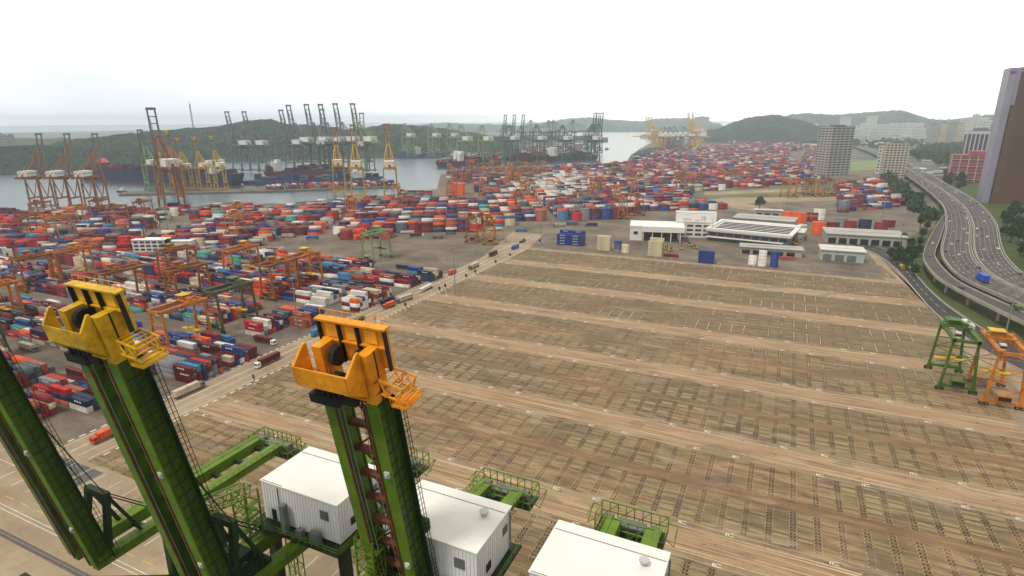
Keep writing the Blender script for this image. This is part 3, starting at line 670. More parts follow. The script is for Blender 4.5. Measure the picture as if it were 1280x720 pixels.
_sts = {}
def sts(col, raised, boomcol=None, headcol=None, house=True):
    t = thing('ship_to_shore_crane', 'ship to shore crane', 'quay crane', group='tall quay cranes around the harbour basins'); bc = boomcol or col
    Z = 40.0; S = (0, -20)
    for x in S:
        for y in (-8.5, 8.5):
            b = MB(); b.bar((x, y, 2.2), (x, y*.92, Z), 1.5, 1.5); b.build('leg', col, t)
    for x in S:
        b = MB(); b.bb((x-.9, -11, 1.6), (x+.9, 11, 3.2))
        for y in (-9.5, -6.5, 6.5, 9.5): b.cyl((x-.4, y, .8), (x+.4, y, .8), .82, 8)
        b.build('sill_beam', col, t); b = MB(); b.bb((x-.8, -8.4, Z-2), (x+.8, 8.4, Z-.2)); b.build('cross_beam', col, t)
    for y in (-8.4, 8.4): b = MB(); b.bb((-20, y-.6, 13), (0, y+.6, 15)); b.bar((-20, y, Z-2), (-10, y, 14.9), .8); b.bar((0, y, Z-2), (-10, y, 14.9), .8); b.build('portal_beam', col, t)
    b = MB()
    for y in (-3.2, 3.2): b.bb((-42, y-.7, Z), (3, y+.7, Z+2.2))
    for k in range(7): b.bb((-42+k*7, -2.5, Z+.4), (-41.4+k*7, 2.5, Z+1.4))
    b.build('girder', col, t)
    A = (-1.5, 0, Z+27)
    b = MB()
    for y in (-1, 1): b.bar((0, y*7.8, Z), (A[0], y*2.0, A[2]), 1.1); b.bar((-20, y*7.8, Z), (A[0]-1, y*1.8, A[2]), .7)
    b.bb((A[0]-1.2, -2.6, A[2]), (A[0]+1.2, 2.6, A[2]+1.6)); b.bar((-.5, -5, Z+10), (-.5, 5, Z+10), .8); b.build('apex_frame', col, t)
    for y in (-2, 2): b = MB(); b.bar((A[0], y, A[2]), (-40, y*1.5, Z+2.2), .45); b.build('backstay', col, t)
    L_ = 52.0; an = R(83) if raised else R(0); ca, sa = math.cos(an), math.sin(an)
    def bp(u, v=0, y=0): return (3+u*ca-v*sa, y, Z+1.1+u*sa+v*ca)
    b = MB()
    for y in (-3.2, 3.2): b.bar(bp(0, 0, y), bp(L_, 0, y), 1.3, 2.0, 0, 1.2, 1.2)
    for k in range(9): b.bar(bp(1+k*6.3, 0, -3), bp(1+k*6.3, 0, 3), .7, .8)
    for y in (-3.2, 3.2): b.bar(bp(L_*.0, 1, y), bp(L_*.45, 3.4, y), .5); b.bar(bp(L_*.45, 3.4, y), bp(L_*.9, 1, y), .5)
    b.build('boom', bc, t)
    b = MB(); b.bar(bp(L_, .2, -4), bp(L_, .2, 4), 2.4, 2.2)
    if headcol: b.bar(bp(L_-5, .2, 0), bp(L_+1, .2, 0), 8.4, 3.6)
    b.build('boom_head', headcol or bc, t)
    for y in (-2.4, 2.4):
        b = MB()
        if raised: b.bar((A[0], y, A[2]), bp(24, 4.5, y), .35); b.bar(bp(24, 4.5, y), bp(44, 1, y), .35)
        else: b.bar((A[0], y, A[2]), bp(24, 1.4, y), .4); b.bar((A[0], y, A[2]), bp(47, 1.2, y), .4)
        b.build('forestay', col, t)
    if house:
        b = MB(); b.bb((-33, -5.5, Z+2.4), (-15, 5.5, Z+8.6)); b.bb((-33.3, -5.8, Z+8.6), (-14.7, 5.8, Z+8.95)); b.bb((-33.1, -1, Z+2.6), (-32.9, 1, Z+5), 1)
        for k in range(4): b.bb((-31+k*4, -5.6, Z+5.2), (-29.4+k*4, -5.45, Z+6.6), 1)
        b.build('machinery_house', [m_white, m_dark], t)
    b = MB(); b.bb((6 if not raised else -8, -1.4, Z-3.4), (9 if not raised else -5, 1.4, Z-.6)); b.build('operator_cabin', m_glass, t)
    b = MB(); n = 9
    for k in range(n): z = 3+(Z-5)*k/n; s = 1 if k % 2 else -1; b.bar((-20.9, 8+s*1.2, z), (-20.9, 8-s*1.2, z+(Z-5)/n), .5, .3)
    b.build('stair', m_steel, t)
    return t
def place_sts(px, pyb, pyt, rz, kind, raised, lab):
    cols = {'orange': (m_orange, m_gs, None), 'rust': (m_brown, m_gs, None), 'yellow': (m_yel, m_yel, None), 'yellowhead': (m_orange, m_gs, m_yel), 'yhead': (m_yel, m_gs, m_yel), 'green': (m_pale, m_ol, None), 'teal': (m_teal, m_teal, None), 'grey': (m_gs, m_gs, None), 'redboom': (m_yel, m_brown, None), 'greenyel': (m_pale, m_gs, m_yel)}[kind]
    k = (kind, raised); x, y = g(px, pyb); h = ztop(x, y, pyt); s = h/(92.5 if raised else 68.6)
    if k not in _sts: _sts[k] = sts(cols[0], raised, cols[1], cols[2]); o = _sts[k]; o['label'] = lab; o.location = (x, y, 0); o.rotation_euler = (0, 0, rz); o.scale = (s, s, s)
    else: o = dup(_sts[k], lab, (x, y, 0), rz, None, s)
    return o
def away(px, deg):   # heading of the boom: deg clockwise from straight away from the camera
    X0, Y0 = ray(px, 400, 100)[:2]; return math.atan2(Y0, X0)-R(deg)
for i, px in enumerate((62, 96, 130)): place_sts(px, 259, 168, away(px, 38), 'rust', True, f"orange quay crane with grey raised boom, {('leftmost','middle','rightmost')[i]} of the three at the left harbour edge")
place_sts(213, 263, 136, away(215, -12), 'rust', True, 'tall orange quay crane with a very high grey boom, left of the jetty cranes')
for i, (px, py, pt, k, lab) in enumerate(((190, 238, 163, 'green', 'pale green quay crane with a dark raised boom at the left end of the jetty'), (208, 237, 172, 'yhead', 'yellow quay crane with yellow boom head second along the jetty'), (222, 238, 164, 'yellowhead', 'orange quay crane with short grey boom and yellow head on the jetty'), (233, 237, 173, 'yhead', 'yellow jetty crane between the orange one and the next yellow one'),
        (254, 237, 172, 'yhead', 'yellow quay crane with yellow boom head, third yellow one on the jetty'), (275, 237, 171, 'yhead', 'yellow quay crane with yellow boom head nearest the white ship bridge'))): place_sts(px, py, pt, away(px, -14), k, True, lab)
for i, (px, pt) in enumerate(((298, 140), (319, 140), (364, 138), (374, 132), (396, 131), (413, 131), (431, 130), (452, 130), (408, 137), (456, 142))):
    place_sts(px, 214, pt, away(px, -36 if i < 8 else 10), 'grey' if i != 7 else 'green', True, f"very tall grey quay crane with looped raised boom, {ORD[i] if i<8 else 'behind the row, '+ORD[i-8]} {'from left' if i<8 else 'from left'}")
for px, py, pt, k, lab in ((448, 246, 157, 'redboom', 'yellow quay crane with dark raised boom and white house, left of the yellow pair'), (489, 247, 156, 'redboom', 'yellow quay crane with rusty raised boom standing by the yard corner'), (425, 240, 160, 'redboom', 'yellow quay crane partly behind the left one of the yellow pair')): place_sts(px, py, pt, away(px, 0), k, True, lab)
gx = (508, 540, 563, 577, 603, 636, 670, 702, 738)
for i, px in enumerate(gx): place_sts(px, 196 if i < 3 else 205 if i < 5 else 203, 154 if i < 3 else 156, away(px, -28), 'green' if i < 5 else 'teal', False, f"{'pale' if i<5 else 'dark'} green quay crane with lowered boom, {ORD[i]} from the left of the middle quay")
for i, px in enumerate((630, 641, 652)): place_sts(px, 192, 144, away(px, 30), 'teal', True, f"dark green quay crane with raised boom behind the middle quay, {ORD[i]} of three")
for i, px in enumerate((664, 686, 692, 716)): place_sts(px, 187, 150, away(px, 60), 'teal', False, f"hazy dark green quay crane of the far terminal, {ORD[i]} of four")
for i, px in enumerate((740, 743.5, 748.5)): place_sts(px, 192, 141.5, away(px, 30), 'teal', True, f"dark green quay crane with raised boom at the channel end, {ORD[i]} of three")
for i, (px, k) in enumerate(((815, 'yellow'), (822, 'yellow'), (828, 'grey'), (834, 'grey'), (840, 'grey'), (852, 'grey'), (866, 'yellow'))): place_sts(px, 190, 158, away(px, -80), k, False, f"{'yellow' if k=='yellow' else 'grey'} quay crane with lowered boom over the channel, {ORD[i]} of the right bank")
for i, px in enumerate((809, 812, 815.5)): place_sts(px, 178, 146.5, away(px, -60), 'yellow', True, f"slim yellow crane with raised boom far down the right bank, {ORD[i]} of three")
for i, px in enumerate((861, 866)): place_sts(px, 182, 142, away(px, -60), 'yellow', True, f"yellow crane with raised boom on the right bank above the ships, {('left','right')[i]} one")
# ================================================================== NEAR GREEN CRANES
m_ng = mat('glossy_green_paint', (.065, .125, .008), .42, var=.55, scale=.35, bump=.05, stretch=(1, 1, .25)); m_ng2 = mat('bright_green_paint', (.12, .21, .012), .42, var=.3, scale=.4, bump=.05)
m_dg = mat('dark_green_structure_paint', (.016, .04, .012), .5, var=.35, scale=.5); m_ny = mat('boom_head_yellow_paint', (.70, .41, .018), .45, var=.45, scale=.5, bump=.05); m_no = mat('boom_head_orange_paint', (.85, .33, .015), .45, var=.3, scale=.5, bump=.05); m_rust = mat('rust_stained_steel', (.16, .055, .025), .8, var=.5, scale=.6)
m_gt2 = mat('light_grey_equipment_paint', (.5, .5, .49), .5, var=.15)
def near_crane(label, xc, hinge_y, tip_y, tip_z, headm, wd=8.4, house=True, boom=True, gz=43.5, house_y=(61, 73), house_x=None, bulk=.55, hs=.88):
    t = thing('ship_to_shore_crane', label, 'quay crane', (xc, 66, 0), 0, 'green quay cranes standing nearest the camera')
    def o(v): return (v[0]-xc, v[1]-66, v[2])
    hx = house_x if house_x is not None else xc
    hw = wd/2
    class L2(MB):
        def bar(s, p, q, *a, **k): return MB.bar(s, o(p), o(q), *a, **k)
        def cyl(s, p, q, *a, **k): return MB.cyl(s, o(p), o(q), *a, **k)
        def bb(s, lo, hi, mi=0): return MB.bb(s, o(lo), o(hi), mi)
    for y in (40, 66):
        for s in (-1, 1):
            b = L2(); b.bar((xc+s*9.5, y, 2.5), (xc+s*8.6, y, gz-1), 1.7, 1.7); b.build('leg', m_dg, t)
            b = L2(); b.bb((xc+s*9.5-3.5, y-.7, 1.2), (xc+s*9.5+3.5, y+.7, 2.5), 0)
            for k in range(4): b.cyl((xc+s*9.5-2.6+k*1.75, y-.5, .75), (xc+s*9.5-2.6+k*1.75, y+.5, .75), .6, 10, 1)
            b.build('wheel_bogie', [m_dg, m_dark], t)
    for y in (40, 66): b = L2(); b.bb((xc-9.4, y-.8, gz-2.8), (xc+9.4, y+.8, gz-1), 0); b.build('cross_beam', m_dg, t); b = L2(); b.bb((xc-9.3, y-.7, 14), (xc+9.3, y+.7, 15.6), 0); b.build('cross_beam', m_dg, t)
    for s in (-1, 1): b = L2(); b.bb((xc+s*9.2-.6, 40, 14), (xc+s*9.2+.6, 66, 15.8)); b.bar((xc+s*9, 66, 15), (xc+s*8.7, 40, gz-2), 1.0, 1.0); b.build('portal_beam', m_dg, t)
    b = L2(); b.lattice((xc-hw-1.6, 67.5, 3), (xc-hw-1.6, 67.5, gz+1), 1.6, 2.2, 12, .12); b.build('stair_tower', m_ng2, t)
    YE = 90.5; hg = 3.0
    for s in (-1, 1):
        b = L2(); x = xc+s*hg; b.bar((x, hinge_y-1, gz+1.25), (x+(hx-xc)*.8, YE-2, gz+1.25), 1.5, 2.5); b.bar((x+s*1.35, hinge_y-1, gz+2.58), (x+s*1.35+(hx-xc)*.8, YE-2, gz+2.58), 1.1, .1); kx = (hx-xc)*.8
        for k in range(27): y = hinge_y+k*(YE-2-hinge_y)/26; q_ = k/26*kx; b.bar((x+s*2.0+q_, y, gz+2.5), (x+s*2.0+q_, y, gz+3.6), .07)
        for zq in (3.05, 3.6): b.bar((x+s*2.0, hinge_y, gz+zq), (x+s*2.0+kx, YE-2, gz+zq), .08)
        b.build('girder', m_ng2, t)
    for k in range(int((YE-hinge_y-6)/6)+1): b = L2(); b.bb((xc-hg+.75, hinge_y+3+k*6, gz+.3), (xc+hg-.75, hinge_y+3.7+k*6, gz+1.3)); b.build('cross_beam', m_dg, t)
    ex = (hx-.8 if house else xc)
    # rear end frame : railed platform with drums
    b = L2(); y0, y1 = 88.0, 92.6; b.bb((ex-6.2, y0, gz-1.2), (ex+6.2, y1, gz-.9), 1)
    for y in (y0, y1):
        for k in range(9): b.bar((ex-6.2+k*1.55, y, gz-1), (ex-6.2+k*1.55, y, gz+2.4), .16)
        for zq in (.4, 2.4): b.bar((ex-6.2, y, gz+zq), (ex+6.2, y, gz+zq), .2)
        for k in range(4): b.bar((ex-6.2+k*3.1, y, gz-1), (ex-3.1+k*3.1, y, gz+2.4), .12)
    for s in (-1, 1): b.bar((ex+s*6.2, y0, gz+2.4), (ex+s*6.2, y1, gz+2.4), .2); b.bar((ex+s*6.2, y0, gz+.4), (ex+s*6.2, y1, gz+.4), .16); b.bar((ex+s*7.9, y0+1, gz-.6), (ex+s*7.9, y1, gz+1.2), .16); b.bar((ex+s*6.2, y0, gz+1.6), (ex+s*7.9, y0+1, gz-.6), .14); b.bar((ex+s*6.2, y1, gz+1.2), (ex+s*7.9, y1, gz+1.2), .14); b.bar((ex+s*7.9, y0+1, gz+1.3), (ex+s*7.9, y1, gz+1.3), .14)
    b.build('end_platform', [m_ng2, m_dg], t)
    b = L2()
    b.bb((ex-5.2, 89.2, gz-.9), (ex+5.2, 91.2, gz+.2)); b.bb((ex-2.6, 89, gz+.2), (ex+2.6, 91.4, gz+.7))
    for s in (-1, 1): b.cyl((ex+s*4.2-.8, 90.2, gz+.5), (ex+s*4.2+.8, 90.2, gz+.5), 1.0, 14)
    b.build('winch', m_gs, t)
    if house:
        a, c = house_y; b = L2(); x0, x1 = hx-8.6, hx+8.7; b.bb((x0+.15, a+.15, 47.2), (x1-.15, c-.15, 54.6)); b.build('machinery_house', mat('white_ribbed_cladding', (.82, .82, .83), .5, var=.06, scale=.15), t)
        h = L2(); h.poly([o((x0, a, 0))[:2], o((x1, a, 0))[:2], o((x1, c, 0))[:2], o((x0, c, 0))[:2]], 54.6, 54.85); h.bb((x0+.2, c-2.2, 54.85), (x1-.2, c-2.08, 54.9), 1); h.bb((x0+.3, a+.2, 54.85), (x0+5, a+.3, 54.9), 1)
        h.build('roof', [m_white, m_gs], t)
        b = L2()
        for k in range(26): b.bb((x0+.5+k*.64, a+.05, 47.4), (x0+.72+k*.64, a+.16, 54.4), 0)
        for k in range(17): b.bb((x1-.16, a+.5+k*.67, 47.4), (x1-.05, a+.72+k*.67, 54.4), 0)
        b.build('cladding_rib', MATS['white_ribbed_cladding'], t)
        b = L2(); b.cyl((x1-3, c-4, 54.85), (x1-3, c-4, 55.5), .5, 12); b.cyl((x1-3, c-4, 55.5), (x1-3, c-4, 55.7), .75, 12); b.build('roof_vent', m_gt2, t)
        for q in (2,):
            b = L2(); xx = x0+7+q*3.2
            for k in range(6): b.bb((xx, a-.06, 51.2+k*.3), (xx+1.8, a+.06, 51.38+k*.3))
            b.build('louvre', m_gs, t)
        for q in (1,):
            b = L2(); yy = a+5.6+q*3
            for k in range(5): b.bb((x1-.06, yy, 51.4+k*.3), (x1+.06, yy+1.6, 51.58+k*.3))
            b.build('louvre', m_gs, t)
        b = L2(); b.cyl((x0+4.2, a-.12, 47), (x0+4.2, a-.12, 54.4), .12, 8); b.build('downpipe', m_gs, t); b = L2(); b.cyl((x1+.12, c-1, 47), (x1+.12, c-1, 54.4), .12, 8); b.build('downpipe', m_gs, t)
        # parked trolley, cab and service gear between hinge and house
        b = L2(); y0_ = hinge_y+3; b.bb((xc-4.2, y0_, gz+2.6), (xc+4.2, y0_+5, gz+3.1)); 
        for s in (-1, 1):
            for q in (0, 5): b.bar((xc+s*4.1, y0_+q, gz+3.1), (xc+s*4.1, y0_+q, gz+4.3), .09)
            for z_ in (3.7, 4.3): b.bar((xc+s*4.1, y0_, gz+z_), (xc+s*4.1, y0_+5, gz+z_), .08)
            b.cyl((xc+s*2.4, y0_+1.2, gz+3.9), (xc+s*2.4+.7, y0_+1.2, gz+3.9), .8, 12); b.cyl((xc+s*2.4, y0_+3.6, gz+3.9), (xc+s*2.4+.7, y0_+3.6, gz+3.9), .8, 12)
        b.bb((xc-1.2, y0_+1, gz+3.1), (xc+1.2, y0_+4, gz+4.6)); b.build('trolley', m_dg, t)
        b = L2(); b.bb((xc-1.3, y0_+1, gz-3.4), (xc+1.3, y0_+3.6, gz-.9)); b.build('operator_cabin', m_glass, t)
        b = L2()
        for k in range(14): yy = hinge_y+k*1.5; b.bar((xc-hg-2.4, yy, gz+2.2), (xc-hg-2.4, yy+.75, gz+.4), .14); b.bar((xc-hg-2.4, yy+.75, gz+.4), (xc-hg-2.4, yy+1.5, gz+2.2), .14)
        b.bar((xc-hg-2.4, hinge_y, gz+2.3), (xc-hg-2.4, hinge_y+21, gz+2.3), .2); b.build('cable_festoon', m_dark, t)
        for k in range(6):
            b = L2(); xx = xc-hw-.5-(k % 3)*2.1; yy = 45+k*2.4
            b.bb((xx-1, yy, gz-1-(k % 2)*2.6), (xx+1, yy+2, gz-.8-(k % 2)*2.6))
            for q in (-1, 1):
                b.bar((xx+q, yy, gz-1-(k % 2)*2.6), (xx+q, yy, gz+.3-(k % 2)*2.6), .08); b.bar((xx+q, yy+2, gz-1-(k % 2)*2.6), (xx+q, yy+2, gz+.3-(k % 2)*2.6), .08); b.bar((xx+q, yy, gz+.3-(k % 2)*2.6), (xx+q, yy+2, gz+.3-(k % 2)*2.6), .08)
            b.bar((xx, yy+1, gz-1-(k % 2)*2.6), (xc-hg, yy+1, gz+.4), .25); b.build('maintenance_platform', m_ng if k % 2 else m_dg, t)
        b = L2(); b.bb((x0+2, a-.0, 47.4), (x0+3.1, a+.12, 49.6)); b.build('door', m_dark, t); b = L2(); b.bb((x1-.1, a+3, 49), (x1+.02, a+4.4, 50.4)); b.build('vent', m_dark, t)
        b = L2()                                                   # steel platform the house sits on, with rails
        b.bb((x0-1.4, a-2.2, 46.7), (x1+1.4, c+.8, 46.98), 1)
        for q in np.linspace(x0-1.3, x1+1.3, 15): b.bar((q, a-2.1, 47), (q, a-2.1, 48.2), .09)
        for q in np.linspace(a-2.1, c+.7, 11):
            for x in (x0-1.3, x1+1.3): b.bar((x, q, 47), (x, q, 48.2), .09)
        for zq in (47.6, 48.2):
            b.bar((x0-1.3, a-2.1, zq), (x1+1.3, a-2.1, zq), .09)
            for x in (x0-1.3, x1+1.3): b.bar((x, a-2.1, zq), (x, c+.7, zq), .09)
        b.build('house_platform', [m_ng2, m_dg], t)
        b = L2(); b.lattice((x0+1.5, a-4.4, 47), (x0+1.5, a-4.4, 56), 3.2, 2.6, 4, .16); b.lattice((x0+1.5, a-4.2, 56), (xc-1, hinge_y+1.5, 59), 2, 2, 3, .14)
        for k in range(5): b.bb((x0-.2+k*.7, a-5.6, 47.5+k*1.6), (x0+.9+k*.7, a-3.4, 47.6+k*1.6))
        b.build('access_tower', m_ng2, t)
        [L2().bb(p_, q_).build('electrical_box', m_gs, t) for p_, q_ in (((x0+5.6, a-1.5, 47), (x0+6.6, a-.5, 52.3)), ((x0+9, a-1.6, 47), (x0+10.2, a-.6, 48.6)), ((x0+12, a-1.6, 47), (x0+14, a-.7, 49.2)))]
    if not boom:
        for s in (-1, 1):
            b = L2(); x = xc+s*(hw-.9); b.bar((x, hinge_y, gz+1.2), (x, hinge_y-48, gz+1.2), 1.4, 2.4); b.build('boom', m_ng, t)
        return t
    # raised boom: two box girders, ties, lattice, walkway
    P0 = Vector((0, hinge_y, gz+1.2)); P1 = Vector((0, tip_y, tip_z)); D = (P1-P0).normalized(); Nn = Vector((0, -D.z, D.y)).normalized()     # Nn: underside direction (towards -Y)
    if Nn.y > 0: Nn = -Nn
    Ln = (P1-P0).length
    headL = 8.0
    def bp(u, v=0, x=0):
        if u > Ln-headL: u = Ln-headL+(u-Ln+headL)*hs
        if v > 1.4: v = 1.4+(v-1.4)*bulk
        q = P0+D*u+Nn*v; return (xc+x, q.y, q.z)
    class BB(L2):
        def seg(s, u0, u1, x0, x1, v0, v1, mi=0):   # box in boom coordinates
            k = len(s.v)
            for u in (u0, u1):
                for x, v in ((x0, v0), (x1, v0), (x1, v1), (x0, v1)): s.v.append(o(bp(u, v, x)))
            for f in ((0, 1, 2, 3), (7, 6, 5, 4), (0, 4, 5, 1), (1, 5, 6, 2), (2, 6, 7, 3), (3, 7, 4, 0)): s.f.append(tuple(k+i for i in f)); s.m.append(mi)
            return s
    for s in (-1, 1):
        b = BB(); x = s*(hw-.9); b.seg(0, Ln-headL, x-.7, x+.7, -1.6, 1.2, 0); b.seg(0, Ln-headL, x-.95, x+.95, 1.2, 1.35, 1); b.seg(0, Ln-headL, x-.95, x+.95, -1.75, -1.6, 1)
        b.seg(0, Ln-headL, x-s*1.0-.12, x-s*1.0+.12, 1.35, 1.6, 2); b.seg(0, Ln-headL, x+s*.7, x+s*.75, -.3, -.2, 3)
        for k in range(4): b.seg(4+k*11, 4.06+k*11, x+s*.7, x+s*.74, -1.6, 1.2, 3)
        b.build('boom_girder', [m_ng, m_ng2, m_rust, m_dg], t)
        b = BB(); b.seg(Ln-headL, Ln, x-.72, x+.72, -1.62, 1.22, 0); b.seg(Ln-headL, Ln, x+s*.72, x+s*.8, -.3, -.12, 1); b.build('head_girder', [headm, m_dark], t)
    b = BB(); n = int((Ln-headL)/4.4)
    for k in range(n+1): b.seg(1+k*4.4, 1.6+k*4.4, -hw+1.4, hw-1.4, -1.2, -.2)
    for k in range(n): s = 1 if k % 2 else -1; b.bar(bp(1.3+k*4.4, -.9, s*(hw-1.7)), bp(5.7+k*4.4, -.9, -s*(hw-1.7)), .28)
    b.seg(0, Ln-headL, -.5, -.2, -1.3, -1.0); b.seg(0, Ln-headL, .9, 1.1, -1.3, -1.1)
    b.build('boom_tie', m_rust, t)
    b = BB()                                                        # walkway with hoops down the outer side
    b.seg(0, Ln-headL, hw, hw+1.0, -1.6, -1.5)
    for k in range(int(Ln-headL)): b.bar(bp(k+.5, -1.6, hw+.9), bp(k+.5, -2.6, hw+1.1), .06); 
    for v in (-2.1, -2.6): b.bar(bp(.5, v, hw+1.0), bp(Ln-headL, v, hw+1.0), .07)
    for k in range(int((Ln-headL)/2)): b.bar(bp(k*2+.5, -1.5, hw-.2), bp(k*2+.2, .6, hw+1.15), .06)
    b.build('walkway', m_dg, t)
    b = BB()
    for x in (-2.2, -1.4, 1.6, 2.3): b.bar(bp(1, 1.3, x), bp(Ln-3, 1.3, x), .07)
    b.build('hoist_rope', m_steel, t)
    for k in range(2):
        b = BB(); u = 9+k*17; b.seg(u, u+.9, hw-1.1, hw-.3, 1.35, 1.75); b.seg(u+.2, u+.7, hw-.9, hw-.5, 1.75, 2.0); b.build('floodlight', m_gt2, t)
    b = BB()
    for k in range(22): b.seg(1+k*1.9, 1.12+k*1.9, hw-.2, hw-.12, -1.2, .9)
    b.seg(1, 41, hw-.2, hw-.16, -.05, .05)
    b.build('weld_seam', m_dg, t)
    # boom head: trough platform in front, panel frame on top, side truss
    hb = BB(); u0 = Ln-headL
    hb.seg(u0+3.6, u0+3.8, -hw-.6, hw-1.2, 1.2, 5.0); hb.seg(u0+3.8, u0+6.4, -hw-.6, hw-1.2, 4.75, 5.0)
    k = len(hb.v)
    for x in (-hw-.6, hw-1.2):
        for q in ((u0+1.2, 1.3), (u0+3.7, 5.0), (u0+6.4, 5.0), (u0+8.6, 1.9), (u0+8.6, 1.3)):
            for dx in (-.18, .18): hb.v.append(o(bp(q[0], q[1], x+dx)))
    for w_ in range(2):
        q = k+w_*10; hb.f += [(q, q+2, q+4, q+6, q+8), (q+9, q+7, q+5, q+3, q+1)]; hb.m += [0, 0]
        for i in range(5): a = q+2*i; c = q+2*((i+1) % 5); hb.f.append((a, a+1, c+1, c)); hb.m.append(0)
    hb.seg(u0+1.0, u0+1.25, -hw-.6, hw-1.2, 1.2, 1.9); hb.bar(bp(u0+1.2, 1.6, -hw-.6), bp(u0+3.7, 4.9, -hw-.6), .3)
    # sloping underside plate
    hb.quad(o(bp(u0+1.1, 1.35, -hw-.6)), o(bp(u0+1.1, 1.35, hw-1.2)), o(bp(u0+3.7, 5.0, hw-1.2)), o(bp(u0+3.7, 5.0, -hw-.6)))
    hb.seg(u0+3.85, u0+3.95, -hw, -.6, 1.4, 4.6, 1); hb.seg(u0+3.85, u0+3.95, -.2, hw-1.6, 1.4, 4.6, 1)
    hb.build('service_platform', [headm, mat('pale_'+headm.name, tuple(min(1, c*1.25) for c in ((.74, .42, .03) if headm is m_ny else (.85, .36, .03))), .5, var=.2)], t)
    b = BB(); b.seg(Ln-3.6, Ln+2.8, -hw-.4, hw+1.2, -1.9, -1.5, 0)
    for x in (-hw-.3, -hw*.35, hw*.3, hw+1.1): b.seg(Ln-3.6, Ln+3, x-.14, x+.14, -1.5, -1.0, 1)
    b.seg(Ln+2.8, Ln+3.1, -hw-.6, hw+1.4, -2.1, -.9, 0); b.seg(Ln-.3, Ln-.05, -hw-.4, hw+1.2, -1.5, -1.1, 0)
    for x in (-hw*.66, hw*.05, hw*.72): b.seg(Ln+.2, Ln+2.3, x-.9, x+.9, -1.5, -1.35, 2)
    for k in range(9): b.bar(bp(Ln+3.1, -2, -hw-.4+k*1.2), bp(Ln+4.1, -2, -hw-.4+k*1.2), .07)
    b.bar(bp(Ln+4.1, -2, -hw-.4), bp(Ln+4.1, -2, hw+1.2), .08)
    b.build('head_frame', [headm, m_dark, MATS['pale_'+headm.name]], t)
    for s in (-1, 1): b = BB(); b.cyl(bp(u0+2.4, .6, s*1.7-.5), bp(u0+2.4, .6, s*1.7+.5), 1.15, 14); b.build('rope_sheave', m_dark, t); b = BB(); b.cyl(bp(u0+6, -.3, s*1.8-.4), bp(u0+6, -.3, s*1.8+.4), 1.3, 14); b.build('rope_sheave', m_dark, t)
    b = BB()
    b.seg(u0-.6, u0+.8, -hw-.9, -.8, 1.3, 3.0); b.seg(u0-.2, u0+1.0, -.2, hw*.4, 1.3, 2.4)
    for k in range(5): b.seg(u0+.8, u0+2.2, -hw+.2+k*.9, -hw+.6+k*.9, 1.3, 2.6)
    b.build('under_head_gear', m_dark, t)
    b = BB(); x0 = hw+.2
    for v in (-2.6, .4):
        for u in (u0+1.5, u0+3.8): b.bar(bp(u, v, x0), bp(u-.8, v, x0+3.4), .22)
        for k in range(4): b.bar(bp(u0+(1.5 if k % 2 else 3.8)-k*.2, v, x0+k*.85), bp(u0+(3.8 if k % 2 else 1.5)-k*.2, v, x0+(k+1)*.85), .15)
    for k in range(5): b.bar(bp(u0+3.8-k*.2, -2.6, x0+k*.85), bp(u0+3.8-k*.2, .4, x0+k*.85), .14); b.bar(bp(u0+1.4-k*.2, -2.6, x0+k*.85), bp(u0+1.4-k*.2, .4, x0+k*.85), .18)
    b.seg(u0-.2, u0+.1, x0+1.4, x0+3.7, -2.7, .6, 0)
    for k in range(7): b.bar(bp(u0, -2.7, x0+1.4+k*.37), bp(u0+1.3, -2.7, x0+1.4+k*.37), .07); b.bar(bp(u0, .6, x0+1.4+k*.37), bp(u0+1.3, .6, x0+1.4+k*.37), .07)
    b.build('side_truss', headm, t)
    # apex frame folded close behind the boom and the stays
    A = Vector((0, hinge_y+3.4, gz+12.5))
    b = L2()
    for s in (-1, 1): b.bar((xc+s*3.4, hinge_y+1.5, gz+2.5), (xc+s*2.6, A.y, A.z), 1.0, 1.0); b.bar((xc+s*3.4, hinge_y+7.5, gz+2.5), (xc+s*2.6, A.y, A.z), .6, .6)
    b.bar((xc-3, A.y, A.z), (xc+3, A.y, A.z), 1.1); b.build('apex_frame', m_dg, t)
    b = L2()
    for s in (-1, 1):
        for q in (0, .5): b.bar((xc+s*2.6, A.y, A.z), bp(Ln*.5, -1.8, s*2.6+q), .11); b.bar((xc+s*2.6+q, A.y, A.z), (xc+s*3.2+q, 59, gz+3.5), .16)
    b.build('stay', m_dark, t)
    return t
near_crane('green quay crane with raised boom leaving the frame at the far left', -107.5, 47, 35.0, 101, m_ny, 8.4, house=False, gz=38)
near_crane('green quay crane whose raised boom ends in a yellow head, second from the left', -73.5, 46.5, 37.4, 95.5, m_ny, 8.0, gz=43.5, house=True, house_x=-69.2, bulk=.42, hs=.78)
near_crane('green quay crane whose raised boom ends in an orange head, before the white machinery house', -46.8, 59.0, 51.0, 89.5, m_no, 8.8, house_x=-43.3, bulk=.75)
near_crane('green quay crane with lowered boom and white machinery house, rightmost of the near ones', -17.9, 50, 0, 0, m_ny, 9.0, boom=False)
# ================================================================== VIADUCT
ZD = 9.0
m_deck = ground_material('viaduct_asphalt', (.08, .077, .074), (.115, .11, .107), scale=.06)
m_vc = mat('viaduct_concrete', (.40, .38, .33), .85, var=.3, scale=.12)
def gz(P): return [g(px, py, ZD) for px, py in P]
FARL = [(1085, 187), (1060, 180)]; FARR = [(1092, 187), (1064, 180)]
ML = spline(gz([(1060, 180), (1090, 191), (1110, 203), (1130, 217), (1153, 233), (1177, 255), (1182, 280), (1176, 312), (1184, 331), (1204, 348), (1236, 363), (1280, 383), (1340, 412)]))
MR = spline(gz([(1066, 180), (1104, 190), (1118, 196), (1134, 203), (1187, 232), (1222, 253), (1244, 277), (1250, 300), (1254, 315), (1267, 333), (1296, 354), (1370, 384)]))
NL = 220; ML = resample(ML, NL); MR = resample(MR, NL)
